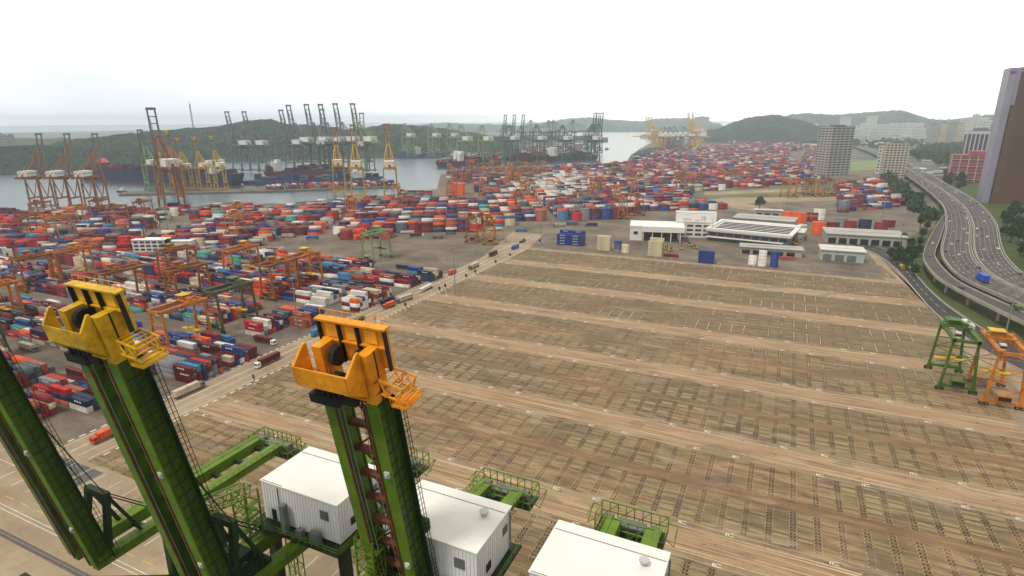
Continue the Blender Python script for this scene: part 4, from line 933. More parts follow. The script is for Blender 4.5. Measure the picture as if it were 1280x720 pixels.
# make the two edges meet the same cross sections: pair each left point with the nearest right point, monotone
def pair(A, B):
    out = []; j = 0
    for a in A:
        best = min(range(max(0, j), min(len(B), j+14)), key=lambda k: (B[k]-a).length); j = best; out.append(B[best].copy())
    for _ in range(6): out = [out[0]]+[(out[i-1]+out[i]*2+out[i+1])/4 for i in range(1, len(out)-1)]+[out[-1]]
    return out
MR = pair(ML, resample(MR, 900) if False else MR)
vt = thing('viaduct', 'curving concrete expressway viaduct with grey asphalt deck, right of the container yard', 'viaduct')
def road_solid(Lf, Rt, z, th, parent, nm, md, mc, par=True):
    b = MB(); b2 = MB()
    for i in range(len(Lf)-1):
        a, c, d, e_ = Lf[i], Rt[i], Rt[i+1], Lf[i+1]
        b.quad((a.x, a.y, z), (c.x, c.y, z), (d.x, d.y, z), (e_.x, e_.y, z), 0)
        b.quad((a.x, a.y, z-th), (e_.x, e_.y, z-th), (d.x, d.y, z-th), (c.x, c.y, z-th), 1)
        b.quad((a.x, a.y, z), (e_.x, e_.y, z), (e_.x, e_.y, z-th), (a.x, a.y, z-th), 1); b.quad((c.x, c.y, z), (c.x, c.y, z-th), (d.x, d.y, z-th), (d.x, d.y, z), 1)
    o = b.build(nm, [md, mc], parent)
    return o
def wall_line(P, z0, z1, w_, nm, m_, parent):
    b = MB()
    for a, c in zip(P, P[1:]): b.bar((a.x, a.y, (z0+z1)/2), (c.x, c.y, (z0+z1)/2), w_, z1-z0)
    return b.build(nm, m_, parent)
road_solid(ML, MR, ZD, 1.6, vt, 'deck', m_deck, m_vc)
lerp = lambda t: [a.lerp(c, t) for a, c in zip(ML, MR)]
for t, nm in ((0.0, 'parapet'), (1.0, 'parapet'), (.49, 'median_barrier'), (.53, 'median_barrier')): wall_line(lerp(t), ZD-.2, ZD+1.1, .45, nm, m_vc, vt)
b = MB()
for t in (.03, .46, .56, .97):
    P = lerp(t)
    for a, c in zip(P, P[1:]): b.bar((a.x, a.y, ZD+.02), (c.x, c.y, ZD+.02), .28, .02)
for t in (.125, .22, .315, .405, .645, .735, .82, .90):
    P = resample(lerp(t), 420)
    for k in range(0, 418, 2): a, c = P[k], P[k+1]; b.bar((a.x, a.y, ZD+.02), (c.x, c.y, ZD+.02), .2, .02)
b.build('lane_line', m_line, vt)
for i in range(100, NL-4, 6):
    a, c = ML[i], MR[i]; n = (c-a).normalized()
    b = MB()
    for t in (.18, .5, .82): p = a.lerp(c, t); b.cyl((p.x, p.y, 0), (p.x, p.y, ZD-2.6), .9, 10)
    p = a.lerp(c, .06); q = a.lerp(c, .94); b.bar((p.x, p.y, ZD-2.1), (q.x, q.y, ZD-2.1), 1.8, 1.3); b.build('pier', m_vc, vt)
rt_ = thing('exit_ramp', 'narrow concrete ramp hugging the yard side of the viaduct', 'ramp')
RO = resample(spline(gz([(1181, 268), (1171, 282), (1163, 296), (1156, 312), (1155, 325), (1169, 344), (1190, 358), (1213, 370), (1247, 387), (1282, 404), (1340, 432)])), 90)
RI = resample(spline(gz([(1184.5, 271), (1180, 282), (1176, 296), (1170, 311), (1169, 322), (1181, 338), (1198, 352), (1221, 364), (1252, 378), (1287, 394), (1346, 421)])), 90)
ZR = ZD-.35
road_solid(RO, RI, ZR, 1.3, rt_, 'deck', m_deck, m_vc)
for P in (RO, RI): wall_line(P, ZR-.2, ZR+1.1, .4, 'parapet', m_vc, rt_)
for i in range(12, 88, 6):
    p = RO[i].lerp(RI[i], .5); n = (RI[i]-RO[i]).normalized(); b = MB(); b.cyl((p.x, p.y, 0), (p.x, p.y, ZR-2), .95, 10); b.bar((p.x-n.x*3.4, p.y-n.y*3.4, ZR-1.7), (p.x+n.x*3.4, p.y+n.y*3.4, ZR-1.7), 1.7, 1.2); b.build('pier', m_vc, rt_)
# ================================================================== VEHICLES
CARC = {'white': (.75, .75, .74), 'silver': (.42, .43, .44), 'black': (.025, .025, .028), 'grey': (.16, .165, .17), 'dark blue': (.03, .06, .2), 'red': (.42, .03, .02)}
def car(colour):
    m_ = mat(colour.replace(' ', '_')+'_car_paint', CARC[colour], .25, var=0)
    t = thing('parked_car' if 0 else 'car', 'car', 'car', group='cars driving on the roads')
    b = MB(); k = len(b.v)
    prof = [(-2.2, .35), (-2.2, .85), (-1.7, 1.0), (.75, 1.0), (2.0, .8), (2.2, .55), (2.2, .35)]
    n = len(prof)
    for y in (-.88, .88):
        for x, z in prof: b.v.append((x, y, z))
    b.f += [tuple(range(n)), tuple(range(2*n-1, n-1, -1))]; b.m += [0, 0]
    for i in range(n): j = (i+1) % n; b.f.append((i, n+i, n+j, j)); b.m.append(0)
    b.bb((-1.0, -.66, 1.40), (.3, .66, 1.46)); b.build('body', m_, t)
    b = MB(); prof = [(-1.75, 1.0), (-1.1, 1.42), (.35, 1.42), (1.0, 1.0)]; n = 4
    for y, q in ((-.8, .66), (.8, .66)):
        for x, z in prof: b.v.append((x, (y if z < 1.1 else math.copysign(q, y)), z))
    b.f += [(0, 1, 2, 3), (7, 6, 5, 4)]; b.m += [0, 0]
    for i in range(n): j = (i+1) % n; b.f.append((i, n+i, n+j, j)); b.m.append(0)
    b.build('window', m_glass, t)
    b = MB()
    for x in (-1.35, 1.4):
        for y in (-.86, .86): b.cyl((x, y-.1, .33), (x, y+.1, .33), .33, 10)
    b.build('wheels', m_rubber, t); return t
CARP = {}
random.seed(77)
spots = []
lanes = [(.08, 'outer', 0), (.17, 'second', 0), (.27, 'third', 0), (.36, 'fourth', 0), (.43, 'innermost', 0), (.6, 'innermost', 1), (.69, 'second', 1), (.78, 'third', 1), (.86, 'fourth', 1), (.93, 'outer', 1)]
for li, (t, nm, side) in enumerate(lanes):
    P = lerp(t); k = NL-6-random.randint(0, 12); c = 0
    while k > 50 and c < 16:
        py = pj(P[k].x, P[k].y, ZD)
        if not (side and abs(py[0]-1236) < 22 and py[1] < 0): spots.append((P[k], (P[k-1]-P[k]) if not side else (P[k]-P[k-1]), f"{ORD[c]} from the near end of the {nm} lane, {'yard side' if not side else 'city side'} carriageway")); c += 1
        k -= random.randint(3, 12) if not (side and 60 < k < 100) else random.randint(2, 5)
for p, d, lab in spots:
    q = random.choice(['white', 'white', 'silver', 'silver', 'black', 'grey', 'grey', 'white', 'dark blue', 'red'] if 1 else 0)
    if q not in CARP: CARP[q] = car(q); o = CARP[q]; o['label'] = f"{q} car, {lab}"; o.location = (p.x, p.y, ZD+.03); o.rotation_euler = (0, 0, math.atan2(d.y, d.x))
    else: dup(CARP[q], f"{q} car, {lab}", (p.x, p.y, ZD+.03), math.atan2(d.y, d.x))
for i, (px, py, q) in enumerate(((1206, 363, 'dark blue'), (1168, 321, 'grey'), (1167, 304, 'white'))):
    x, y = g(px, py, ZR); k = min(range(90), key=lambda n: (RO[n]-Vector((x, y))).length); p = RO[k].lerp(RI[k], .5); d = RO[max(k-1, 0)]-RO[min(k+1, 89)]
    dup(CARP[q], f"{q} car on the exit ramp beside the viaduct, {('nearest','second','farthest')[i]} one there", (p.x, p.y, ZR+.03), math.atan2(d.y, d.x))
def wheel_row(t, xs, y, r=.5):
    for x in xs:
        for s in (-1, 1): b = MB(); b.cyl((x, s*y-.15, r), (x, s*y+.15, r), r, 12); b.cyl((x, s*(y+.16), r), (x, s*(y+.17), r), r*.5, 8, 1); b.build('wheel', [m_rubber, m_steel], t)
def lorry(name, label, loc, rz, cabc, load=None, loadc=None, L_=8.0, wd=2.4, h=2.7):
    t = thing(name, label, 'lorry', loc, rz)
    b = MB(); b.bb((L_/2+.2, -wd/2, .6), (L_/2+2.2, wd/2, 2.7)); b.bb((L_/2+.2, -wd/2+.05, 2.7), (L_/2+1.7, wd/2-.05, 2.95)); b.build('cab', cabc, t)
    b = MB(); b.bb((L_/2+2.18, -wd/2+.15, 1.6), (L_/2+2.24, wd/2-.15, 2.5)); b.bb((L_/2+.9, -wd/2-.02, 1.7), (L_/2+1.9, wd/2+.02, 2.45)); b.build('window', m_glass, t)
    b = MB(); b.bb((-L_/2, -wd/2+.1, .9), (L_/2+.2, wd/2-.1, 1.2)); b.build('chassis', m_gs, t)
    if load: b = MB(); b.bb((-L_/2, -wd/2, 1.2), (L_/2-.1, wd/2, 1.2+h)); [b.bb((-L_/2+.6+k*1.1, -wd/2-.04, 1.3), (-L_/2+.7+k*1.1, wd/2+.04, 1.1+h)) for k in range(int(L_/1.1))]; b.build(load, loadc, t)
    wheel_row(t, (-L_/2+.9, -L_/2+2.1, L_/2+1.1), wd/2-.15); return t
def on_road(px, py, z): return (*g(px, py, z), z+.03)
P_ = lerp(.36); x, y = g(1228, 352, ZD); k = min(range(NL), key=lambda n: (P_[n]-Vector((x, y))).length); d = P_[k-1]-P_[k]
m_bt = mat('bright_blue_paint', (.03, .09, .55), .4, var=.1)
lorry('lorry', 'bright blue lorry with a tall blue cargo box on the viaduct', (x, y, ZD+.03), math.atan2(d.y, d.x), m_bt, 'cargo_box', m_bt, 10, 3.4, 3.9)
x, y = g(1270, 386, ZD); lorry('lorry', 'dark green flat lorry near the right edge of the viaduct', (x, y-1, ZD+.03), math.atan2(d.y, d.x), m_ng, 'cargo_box', m_ng, 6, 2.4, 1.2)
def bus(px, py, rz):
    x, y = g(px, py); t = thing('bus', 'white bus with dark windows on the service road behind the green gantry crane', 'bus', (x, y, 0.02), rz)
    b = MB(); b.bb((-6, -1.25, .4), (6, 1.25, 1.5), 0); b.bb((-6, -1.25, 2.45), (6, 1.25, 3.1), 0); b.bb((-5.2, -1.1, 3.1), (5.2, 1.1, 3.25), 0)
    for k in range(8): b.bb((-6+k*12/7-.08-(.0 if k else -.08), -1.24, 1.5), (-6+k*12/7+.08-(.0 if k < 7 else .08), 1.24, 2.45), 0)
    b.build('body', m_white, t); b = MB(); b.bb((-5.95, -1.2, 1.5), (5.95, 1.2, 2.45)); b.build('window', m_glass, t)
    b = MB(); b.bb((-1.5, -.8, 3.25), (1.5, .8, 3.5)); b.build('roof_unit', m_gs, t); wheel_row(t, (-3.8, 3.9), 1.12, .48)
def road_heading(x, y):
    k = min(range(1, 89), key=lambda n: (LS[n]-Vector((x, y))).length); d = LS[k+1]-LS[k-1]; return math.atan2(d.y, d.x)
x, y = g(1209, 409); bus(1209, 409, road_heading(x, y))
x, y = g(1127, 335); lorry('lorry', 'yellow lorry with a black bonnet on the curving service road', (x, y, .03), road_heading(x, y), m_yel, 'cargo_box', m_yel, 6, 2.4, 1.6)
# port tractors on the haul road
x, y = g(488, 384); lorry('port_tractor', 'red port tractor with a white container on its trailer, by the block end', (x, y, .03), R(-100), mat('red_cab_paint', (.65, .06, .02), .4, var=.1), 'cargo_box', CMAT['orange'], 7, 2.5, 2.4)
x, y = g(507, 376); lorry('port_tractor', 'port tractor with a pale container following the red one', (x, y, .03), R(-100), m_gs, 'cargo_box', CMAT['beige'], 12, 2.5, 2.6)
x, y = g(340, 431); lorry('port_tractor', 'white port tractor pulling a maroon container out of the first lane', (x-6, y, .03), R(0), m_white, 'cargo_box', CMAT['maroon'], 12.2, 2.45, 2.6)
x, y = g(650, 290); lorry('port_tractor', 'blue port tractor with a blue load on the far end of the haul road', (x, y, .03), R(30), m_bt, 'cargo_box', CMAT['light blue'], 10, 2.5, 2.6)
x, y = g(546, 298); lorry('port_tractor', 'dark empty port tractor on the brown patch', (x, y, .03), R(20), m_ol, 'cargo_box', m_ol, 8, 2.4, 1)
x, y = g(470, 297); lorry('port_tractor', 'dark port tractor passing in front of the far container row', (x, y, .03), R(40), m_gs, 'cargo_box', CMAT['navy'], 12, 2.4, 2.6)
x, y = g(508, 292); lorry('port_tractor', 'white and grey port tractor in front of the far container row', (x, y, .03), R(38), m_white, 'cargo_box', CMAT['white'], 12, 2.4, 1.8)
lt_ = [o_ for o_ in bpy.data.objects if o_.get('category') == 'lorry' and not o_.parent and o_.name.startswith('port_tractor')]
random.seed(31)
for i in range(12):
    y_ = 120+i*36; dup(lt_[i % len(lt_)], f"port tractor driving on the haul road, {ORD[i]} from the crane end", (-229 if i % 2 else -223, y_+random.uniform(-8, 8), .03), R(90 if i % 2 else -90))
for i in range(10):
    yc_ = 146.75+57.5*(i % 5); dup(lt_[(i*3) % len(lt_)], f"port tractor in a lane between left blocks, {ORD[i//5]} from the road in the {ORD[i % 5]} lane", (-262-(i//5)*70-random.uniform(0, 30), yc_+random.choice((-3, 3)), .03), R(random.choice((0, 180))))
for i, (px, py) in enumerate(((360, 297), (392, 299), (430, 296), (452, 299), (520, 296), (565, 293), (620, 288), (700, 283), (716, 281), (740, 283))):
    x, y = g(px, py); dup(lt_[(i*2+1) % len(lt_)], f"port tractor before the front row of the far yard, {ORD[i]} from the left", (x, y, .03), TH+R(random.choice((0, 180))))
def forklift(label, px, py, rz):
    x, y = g(px, py); t = thing('forklift', label, 'forklift', (x, y, 0), rz, 'yellow forklifts parked before the office')
    b = MB(); b.bb((-2.4, -1.2, .7), (1.2, 1.2, 1.9)); b.bb((-2.4, -1.1, 1.9), (-1.1, 1.1, 2.5)); b.build('body', m_yel, t)
    b = MB(); b.bb((-.9, -.8, 1.9), (.6, .8, 3.4)); b.build('cab', m_glass, t)
    b = MB(); [b.bar((1.5, s*.6, .4), (1.5, s*.6, 5.2), .25) for s in (-1, 1)]; b.bb((1.4, -.8, 5), (1.6, .8, 5.2)); b.bb((1.6, -.9, .5), (3.2, -.6, .65)); b.bb((1.6, .6, .5), (3.2, .9, .65)); b.build('mast', m_dark, t); wheel_row(t, (-1.6, .9), 1.1, .6)
for i, (px, py) in enumerate(((832, 312), (838, 314), (852, 312), (862, 308), (869, 311))): forklift(f"yellow forklift before the white office, {ORD[i]} from the left", px, py, R(20+i*40))
for i, (px, py) in enumerate(((979, 303), (984, 304), (990, 304), (995, 306), (1000, 303), (987, 300), (994, 300))): forklift(f"yellow reach truck right of the sawtooth warehouse, {ORD[i]} of the group", px, py, R(35))
# ================================================================== BUILDINGS
m_win = mat('window_glass_dark', (.03, .04, .05), .2, var=0)
def away_rz(x, y, extra=0): return math.atan2(y, x)-math.pi/2+R(extra)
def tower(name, label, pxl, pxr, pyb, pyt, dr, extra, wallm, floors, cols, scols, roofm=None, winw=.62, winh=.45, dist=None, cat='building', frame=None):
    pxc = (pxl+pxr)/2
    x, y = g(pxc, pyb)
    if dist: x, y = ray(pxc, pyb, dist)[:2]
    dz = depth(x, y); W = (pxr-pxl)*dz/FPX; hgt = ztop(x, y, pyt); ex = abs(extra); w_ = W/(math.cos(R(ex))+dr*math.sin(R(ex))) ; d_ = w_*dr
    rz = away_rz(x, y, extra); t = thing(name, label, cat, (x, y, 0), rz)
    b = MB(); b.bb((-w_/2, -d_/2, 0), (w_/2, d_/2, hgt)); b.build('wall', wallm, t)
    b = MB(); b.bb((-w_/2-.4, -d_/2-.4, hgt), (w_/2+.4, d_/2+.4, hgt+.9)); b.bb((-w_*.2, -d_*.2, hgt+.9), (w_*.15, d_*.2, hgt+4)); b.bb((w_*.2, -d_*.1, hgt+.9), (w_*.36, d_*.15, hgt+3)); b.build('roof', roofm or m_gs, t)
    fh = (hgt-4)/floors
    faces = [(cols, w_, lambda u: (u, -d_/2-.02), 0)]
    if scols: faces.append((scols, d_, (lambda u: (w_/2+.02, u)) if extra < 0 else (lambda u: (-w_/2-.02, u)), 1))
    wl = []
    for f in range(floors):
        for n, span, fn, ax in faces:
            for c in range(n): u = -span/2+span*(c+.5)/n; p = fn(u); wl.append((p, 3+fh*(f+.5), span/n*winw, fh*winh, ax))
    wl.sort(key=lambda q: -q[1]); mc = {}; rest = MB()
    for i, (p, z, ww, wh, ax) in enumerate(wl):
        dims = (ww, .3, wh) if not ax else (.3, ww, wh)
        if i < 100 and len(wl) <= 240 or (i < 100):
            k = (ax,)
            if k not in mc: mc[k] = MB().box((0, 0, 0), dims).mesh('window', [m_win])
            link('window', mc[k], t, (p[0], p[1], z))
        else: rest.box((p[0], p[1], z), dims)
    if rest.v: o = rest.build('window', m_win, t); o['kind'] = 'stuff'
    if frame:
        b = MB()
        for f in range(floors+1): z = 3+fh*f; b.bb((-w_/2-.25, -d_/2-.5, z-fh*.12), (w_/2+.25, -d_/2-.19, z+fh*.12))
        b.build('balcony_band', frame, t)
    return t, w_, d_, hgt
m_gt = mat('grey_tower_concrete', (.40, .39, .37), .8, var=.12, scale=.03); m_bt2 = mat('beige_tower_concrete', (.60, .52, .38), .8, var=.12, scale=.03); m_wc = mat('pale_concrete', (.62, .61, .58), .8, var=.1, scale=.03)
t, w_, d_, h_ = tower('office_tower', 'tall grey concrete tower with rows of dark windows beside the far yards', 1018, 1057, 221, 158.5, .75, 40, m_gt, 19, 5, 4, winw=.7, winh=.4)
tower('office_tower', 'beige tower with yellowish window grid beside the expressway', 1100, 1127, 222, 179, .6, 15, m_bt2, 13, 6, 3, winw=.55, winh=.5, frame=m_wc)
tower('service_block', 'small white block leaning against the beige tower', 1094, 1101, 217, 182, .8, 5, m_wc, 8, 2, 0)
for i, (a, c, top) in enumerate(((1158, 1169, 155), (1169, 1179, 154), (1180, 1190, 154.5), (1190, 1200, 155))):
    tower('apartment_block', f"grey beige apartment slab on the wooded slope, {ORD[i]} from the left of four", a, c, 184, top, .5, 12, m_bt2 if i % 2 else m_gt, 14, 5, 2, winw=.5, winh=.4)
# dark office with white fins, red gridded building, brown tower
m_red = mat('red_granite', (.36, .10, .09), .6, var=.15, scale=.05); m_tint = mat('tinted_facade_glass', (.05, .055, .065), .2, var=0); m_trim = mat('pale_facade_trim', (.55, .53, .55), .6, var=.1)
def facade(name, label, pxl, pxr, pyb, pyt, dr, extra, dist, wallm, kind, cat='building'):
    x, y = ray((pxl+pxr)/2, (pyb+pyt)/2, dist)[:2]; dz = depth(x, y); w_ = (pxr-pxl)*dz/FPX/(math.cos(R(abs(extra)))+dr*math.sin(R(abs(extra)))); d_ = w_*dr; hgt = ztop(x, y, pyt); t = thing(name, label, cat, (x, y, 0), away_rz(x, y, extra))
    b = MB(); b.bb((-w_/2, -d_/2, 0), (w_/2, d_/2, hgt)); b.build('wall', wallm, t)
    return t, w_, d_, hgt
t, w_, d_, h_ = facade('office_building', 'dark glass office with white vertical fins behind the red building', 1206, 1243, 215, 163, .6, 10, 1750, m_tint, 0)
b = MB()
for k in range(9): x = -w_/2+w_*k/8; b.bb((x-1.1, -d_/2-1.2, 4), (x+1.1, -d_/2-.05, h_-8))
b.bb((-w_/2-.6, -d_/2-1.4, h_-8), (w_/2+.6, d_/2+.6, h_-1)); b.build('fin', m_trim, t); b = MB(); b.bb((-w_*.3, -d_*.3, h_), (w_*.1, d_*.3, h_+5)); b.bb((w_*.2, -d_*.3, h_), (w_*.45, d_*.3, h_+14)); b.build('roof', m_gs, t)
t, w_, d_, h_ = facade('office_building', 'low red granite office with a grid of white lines beside the expressway', 1190, 1236, 226, 194, .5, 8, 1400, m_red, 0)
b = MB()
for k in range(6): x = -w_/2+w_*k/5; b.bb((x-.5, -d_/2-.5, 0), (x+.5, -d_/2-.05, h_))
for k in range(4): z = h_*(k+.4)/4; b.bb((-w_/2, -d_/2-.7, z-.5), (w_/2, -d_/2-.52, z+.5))
b.build('facade_grid', m_trim, t)
for i in range(5):
    for j in range(4): b = MB(); b.bb((-w_/2+w_*(i+.12)/5, -d_/2-.3, h_*(j+.1)/4), (-w_/2+w_*(i+.88)/5, -d_/2-.04, h_*(j+.62)/4)); b.build('window', mat('red_tinted_glass', (.14, .03, .035), .3, var=.1), t)
b = MB(); b.bb((-w_/2-.3, -d_/2-.9, h_), (w_/2+.3, d_/2+.3, h_+1.2)); b.bb((-w_*.1, -d_*.4, h_+1.2), (w_*.4, d_*.4, h_+8)); b.build('roof', m_red, t)
for q_ in range(60):
    x, y = ray(1345-q_*1.5, 200, 1080)[:2]; htw = ztop(x, y, 84); a_ = away_rz(x, y, 14)
    if pj(x-45*math.cos(a_)+24*math.sin(a_), y-45*math.sin(a_)-24*math.cos(a_), htw)[0] < 1265: break
m_bg = mat('brown_granite', (.13, .065, .042), .5, var=.15, scale=.05); m_lil = mat('pale_lilac_cladding', (.30, .28, .38), .5, var=.05, scale=.02)
t = thing('office_tower', 'very tall brown office tower with a pale lilac corner at the right edge', 'building', (x, y, 0), away_rz(x, y, 14)); 
b = MB(); b.bb((-32, -14, 0), (50, 30, htw-6)); b.build('wall', m_bg, t); b = MB(); b.bb((-45, -20, 0), (-37.1, 14, htw)); b.bb((-37.1, -17, 0), (-32.1, 14, htw)); b.bb((-29.1, -13.9, htw-6), (50, 30, htw+1.5)); b.build('corner_shaft', m_lil, t)
hl = ztop(x, y, 131); b = MB(); b.bb((-36, -24, 0), (50, -17.1, hl)); b.bb((-28.9, -17.1, 0), (50, -14.1, hl)); b.build('lower_wing', m_bg, t)
b = MB(); b.bb((-44, -20.4, htw-8), (-38, -20.05, htw-4)); b.build('sign_panel', mat('purple_sign', (.12, .08, .3), .5, var=0), t)
mw_ = MB().box((0, 0, 0), (1.5, .25, 1.6)).mesh('window', [m_win]); rest = MB(); n = 0
for f in range(int((htw-12)/4.2)):
    for c in range(17):
        z = 5+f*4.2; yy = -24.1 if z < hl-3 else -14.1; xx = -26.5+c*3.7
        if z < 40: continue
        if xx < -2 and n < 100 and f > 20: link('window', mw_, t, (xx, yy, z)); n += 1
        else: rest.box((xx, yy, z), (1.5, .25, 1.6))
o = rest.build('window', m_win, t); o['kind'] = 'stuff'
# distant pale city: rows of housing blocks
random.seed(5)
city = [(1003, 1022, 168, 154.5, 4200), (1050, 1062, 170, 146, 4600), (1064, 1072, 170, 157, 4300), (1068, 1076, 172, 160, 4000), (1083, 1095, 169, 145, 4800), (1096, 1112, 168, 155, 4300), (1112, 1132, 168, 154, 4400), (1133, 1152, 168, 153.5, 4500), (1075, 1083, 171, 154, 4700), (1200, 1213, 174, 148, 3600), (1214, 1222, 172, 143, 3900), (1222, 1234, 172, 147, 3700), (1228, 1243, 176, 150, 3100), (1040, 1050, 170, 158, 4100), (868, 886, 160, 146, 5200), (0, 6, 186, 167, 2900), (6, 12, 186, 169, 2950), (12, 18, 186, 168, 3000), (-8, 0, 186, 168, 2900), (20, 28, 184, 175, 3600), (30, 38, 184, 174.5, 3650), (39, 47, 184, 174.5, 3700), (1086, 1100, 174, 163, 3400), (1140, 1156, 172, 160, 3700)]
city = sorted(city, key=lambda q: (q[0] < 100, q[0]))
for i, (a, c, pb, pt, dist) in enumerate(city):
    x, y = ray((a+c)/2, (pb+pt)/2, dist)[:2]; dz = depth(x, y); w_ = (c-a)*dz/FPX*.96; h_ = ztop(x, y, pt); d_ = min(w_, 30)*.6
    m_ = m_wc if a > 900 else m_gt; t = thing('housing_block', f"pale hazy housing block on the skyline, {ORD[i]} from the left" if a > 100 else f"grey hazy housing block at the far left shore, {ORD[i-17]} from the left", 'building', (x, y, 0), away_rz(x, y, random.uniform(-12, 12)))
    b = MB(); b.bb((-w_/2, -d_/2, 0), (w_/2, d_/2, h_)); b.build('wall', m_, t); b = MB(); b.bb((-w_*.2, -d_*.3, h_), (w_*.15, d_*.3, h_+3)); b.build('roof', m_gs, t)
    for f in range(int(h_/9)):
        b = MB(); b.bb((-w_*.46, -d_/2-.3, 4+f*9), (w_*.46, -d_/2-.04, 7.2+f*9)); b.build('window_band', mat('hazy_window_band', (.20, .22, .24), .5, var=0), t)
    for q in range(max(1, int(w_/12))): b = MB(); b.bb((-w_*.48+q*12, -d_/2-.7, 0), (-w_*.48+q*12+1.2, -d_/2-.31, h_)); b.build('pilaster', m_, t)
zc = {}
for i, (px, py, wpx, h_) in enumerate(sorted([(random.uniform(985, 1165), random.uniform(171, 186), random.uniform(6, 20), random.uniform(8, 16)) for _ in range(34)]+[(random.uniform(1120, 1200), random.uniform(196, 226), random.uniform(8, 16), random.uniform(5, 9)) for _ in range(12)]+[(random.uniform(820, 990), random.uniform(168, 176), random.uniform(8, 18), random.uniform(10, 18)) for _ in range(18)]+[(random.uniform(20, 260), random.uniform(187, 196), random.uniform(5, 10), random.uniform(6, 11)) for _ in range(12)])):
    x, y = g(px, py); dz = depth(x, y); w_ = wpx*dz/FPX; d_ = w_*.5; t = thing('low_building', f"low pale shed roof number {i+1}", 'building', (x, y, 0), away_rz(x, y, random.uniform(-40, 40)))
    zone = 'right of the far yards' if px < 1170 and py < 190 and px > 985 else 'beyond the expressway' if px > 1100 else 'on the far left shore' if px < 300 else 'behind the far container field' if px < 990 else 'between the yards and the expressway'
    zc[zone] = zc.get(zone, -1)+1; t['label'] = f"pale low shed {zone}, {ORD[zc[zone]]} from the left"
    m_ = random.choice((m_wc, m_white, m_gt, m_bt2)); b = MB(); b.bb((-w_/2, -d_/2, 0), (w_/2, d_/2, h_)); b.build('wall', m_, t)
    b = MB(); k = 0; b.v = [(-w_/2-.5, -d_/2-.5, h_), (w_/2+.5, -d_/2-.5, h_), (w_/2+.5, d_/2+.5, h_), (-w_/2-.5, d_/2+.5, h_), (-w_/2-.5, 0, h_+d_*.12), (w_/2+.5, 0, h_+d_*.12)]; b.f = [(0, 1, 5, 4), (2, 3, 4, 5), (1, 2, 5), (3, 0, 4), (0, 3, 2, 1)]; b.m = [0]*5
    b.build('roof', random.choice((m_white, m_gs, m_wc, m_gt)), t); b = MB(); b.bb((-w_*.45, -d_/2-.2, h_*.35), (w_*.45, -d_/2-.03, h_*.6)); b.build('window_band', m_win, t)
# white office with overhanging canopy, sawtooth warehouse, sheds
def at(px, py): x, y = g(px, py); return x, y
ox1, oy1 = g(787, 300); th = R(12)
t = thing('port_office', 'white port office with a deep canopy roof over dark bays', 'building', (ox1, oy1, 0), th)
b = MB(); b.bb((0, 12, 0), (48, 30, 13)); b.bb((0, 0, 0), (12, 12, 13)); b.build('wall', m_white, t)
b = MB(); b.bb((11.9, -4, 9.4), (52, 31, 14.8)); b.bb((-.5, -.5, 13), (11.8, 31, 14.8)); b.build('roof', m_white, t)
b = MB(); b.bb((13, 11.6, .2), (46, 11.95, 9.2)); b.bb((3.5, -.25, 6), (7.5, -.03, 9)); b.build('window', m_win, t)
for k in range(5): b = MB(); b.cyl((13+k*8.8, -2.5, 0), (13+k*8.8, -2.5, 9.4), .5, 10); b.build('column', m_white, t)
x2, y2 = g(845, 296); t = thing('office_block', 'white three storey office block with roof equipment, right of the canopy building', 'building', (x2, y2, 0), th)
b = MB(); b.bb((0, 0, 0), (34, 22, 15)); b.bb((0, 22, 0), (40, 34, 21)); b.build('wall', m_white, t)
for f in range(3):
    for c in range(4): b = MB(); b.bb((2+c*8, -.25, 2.2+f*4.4), (8+c*8, -.03, 4.2+f*4.4)); b.build('window', m_win, t)
b = MB(); b.bb((-.4, -.4, 15), (34.4, 22, 16)); b.bb((6, 5, 16), (14, 12, 19)); b.bb((18, 4, 16), (22, 9, 18)); b.bb((-.4, 22.05, 21), (40.4, 34.4, 22)); b.cyl((26, 10, 16), (26, 10, 21), 2.2, 12); b.build('roof', m_wc, t)
x3, y3 = g(872, 300); t = thing('sawtooth_warehouse', 'long warehouse with white sawtooth roof lights in dark rows', 'warehouse', (x3+8, y3+6, 0), R(-8))
b = MB(); b.bb((0, 0, 0), (74, 58, 9)); b.build('wall', m_gs, t)
b = MB(); b.bb((-1.5, -2, 9), (76, 60, 10.2)); b.bb((-1.5, -2.4, 10.2), (76, 1.2, 12.2)); b.bb((-1.5, 1.2, 10.2), (1.5, 60, 12.2)); b.bb((1.5, 57, 10.2), (76, 60, 12.2)); b.build('roof', m_white, t)
for k in range(6):
    b = MB(); y_ = 5+k*8.6; b.v = [(4, y_, 10.2), (72, y_, 10.2), (72, y_+6.4, 10.2), (4, y_+6.4, 10.2), (4, y_+.4, 11.15), (72, y_+.4, 11.15)]; b.f = [(0, 1, 5, 4), (2, 3, 4, 5), (1, 2, 5), (0, 4, 3)]; b.m = [1, 0, 0, 0]; b.build('roof_light', [m_white, m_dark], t)
for k in range(9): b = MB(); b.bb((2+k*8, -.25, 4.5), (8.6+k*8, -.03, 7.5)); b.build('window', m_win, t)
b = MB(); b.bb((-.2, -5, 3.6), (70, -.3, 4.1)); b.build('canopy', m_white, t)
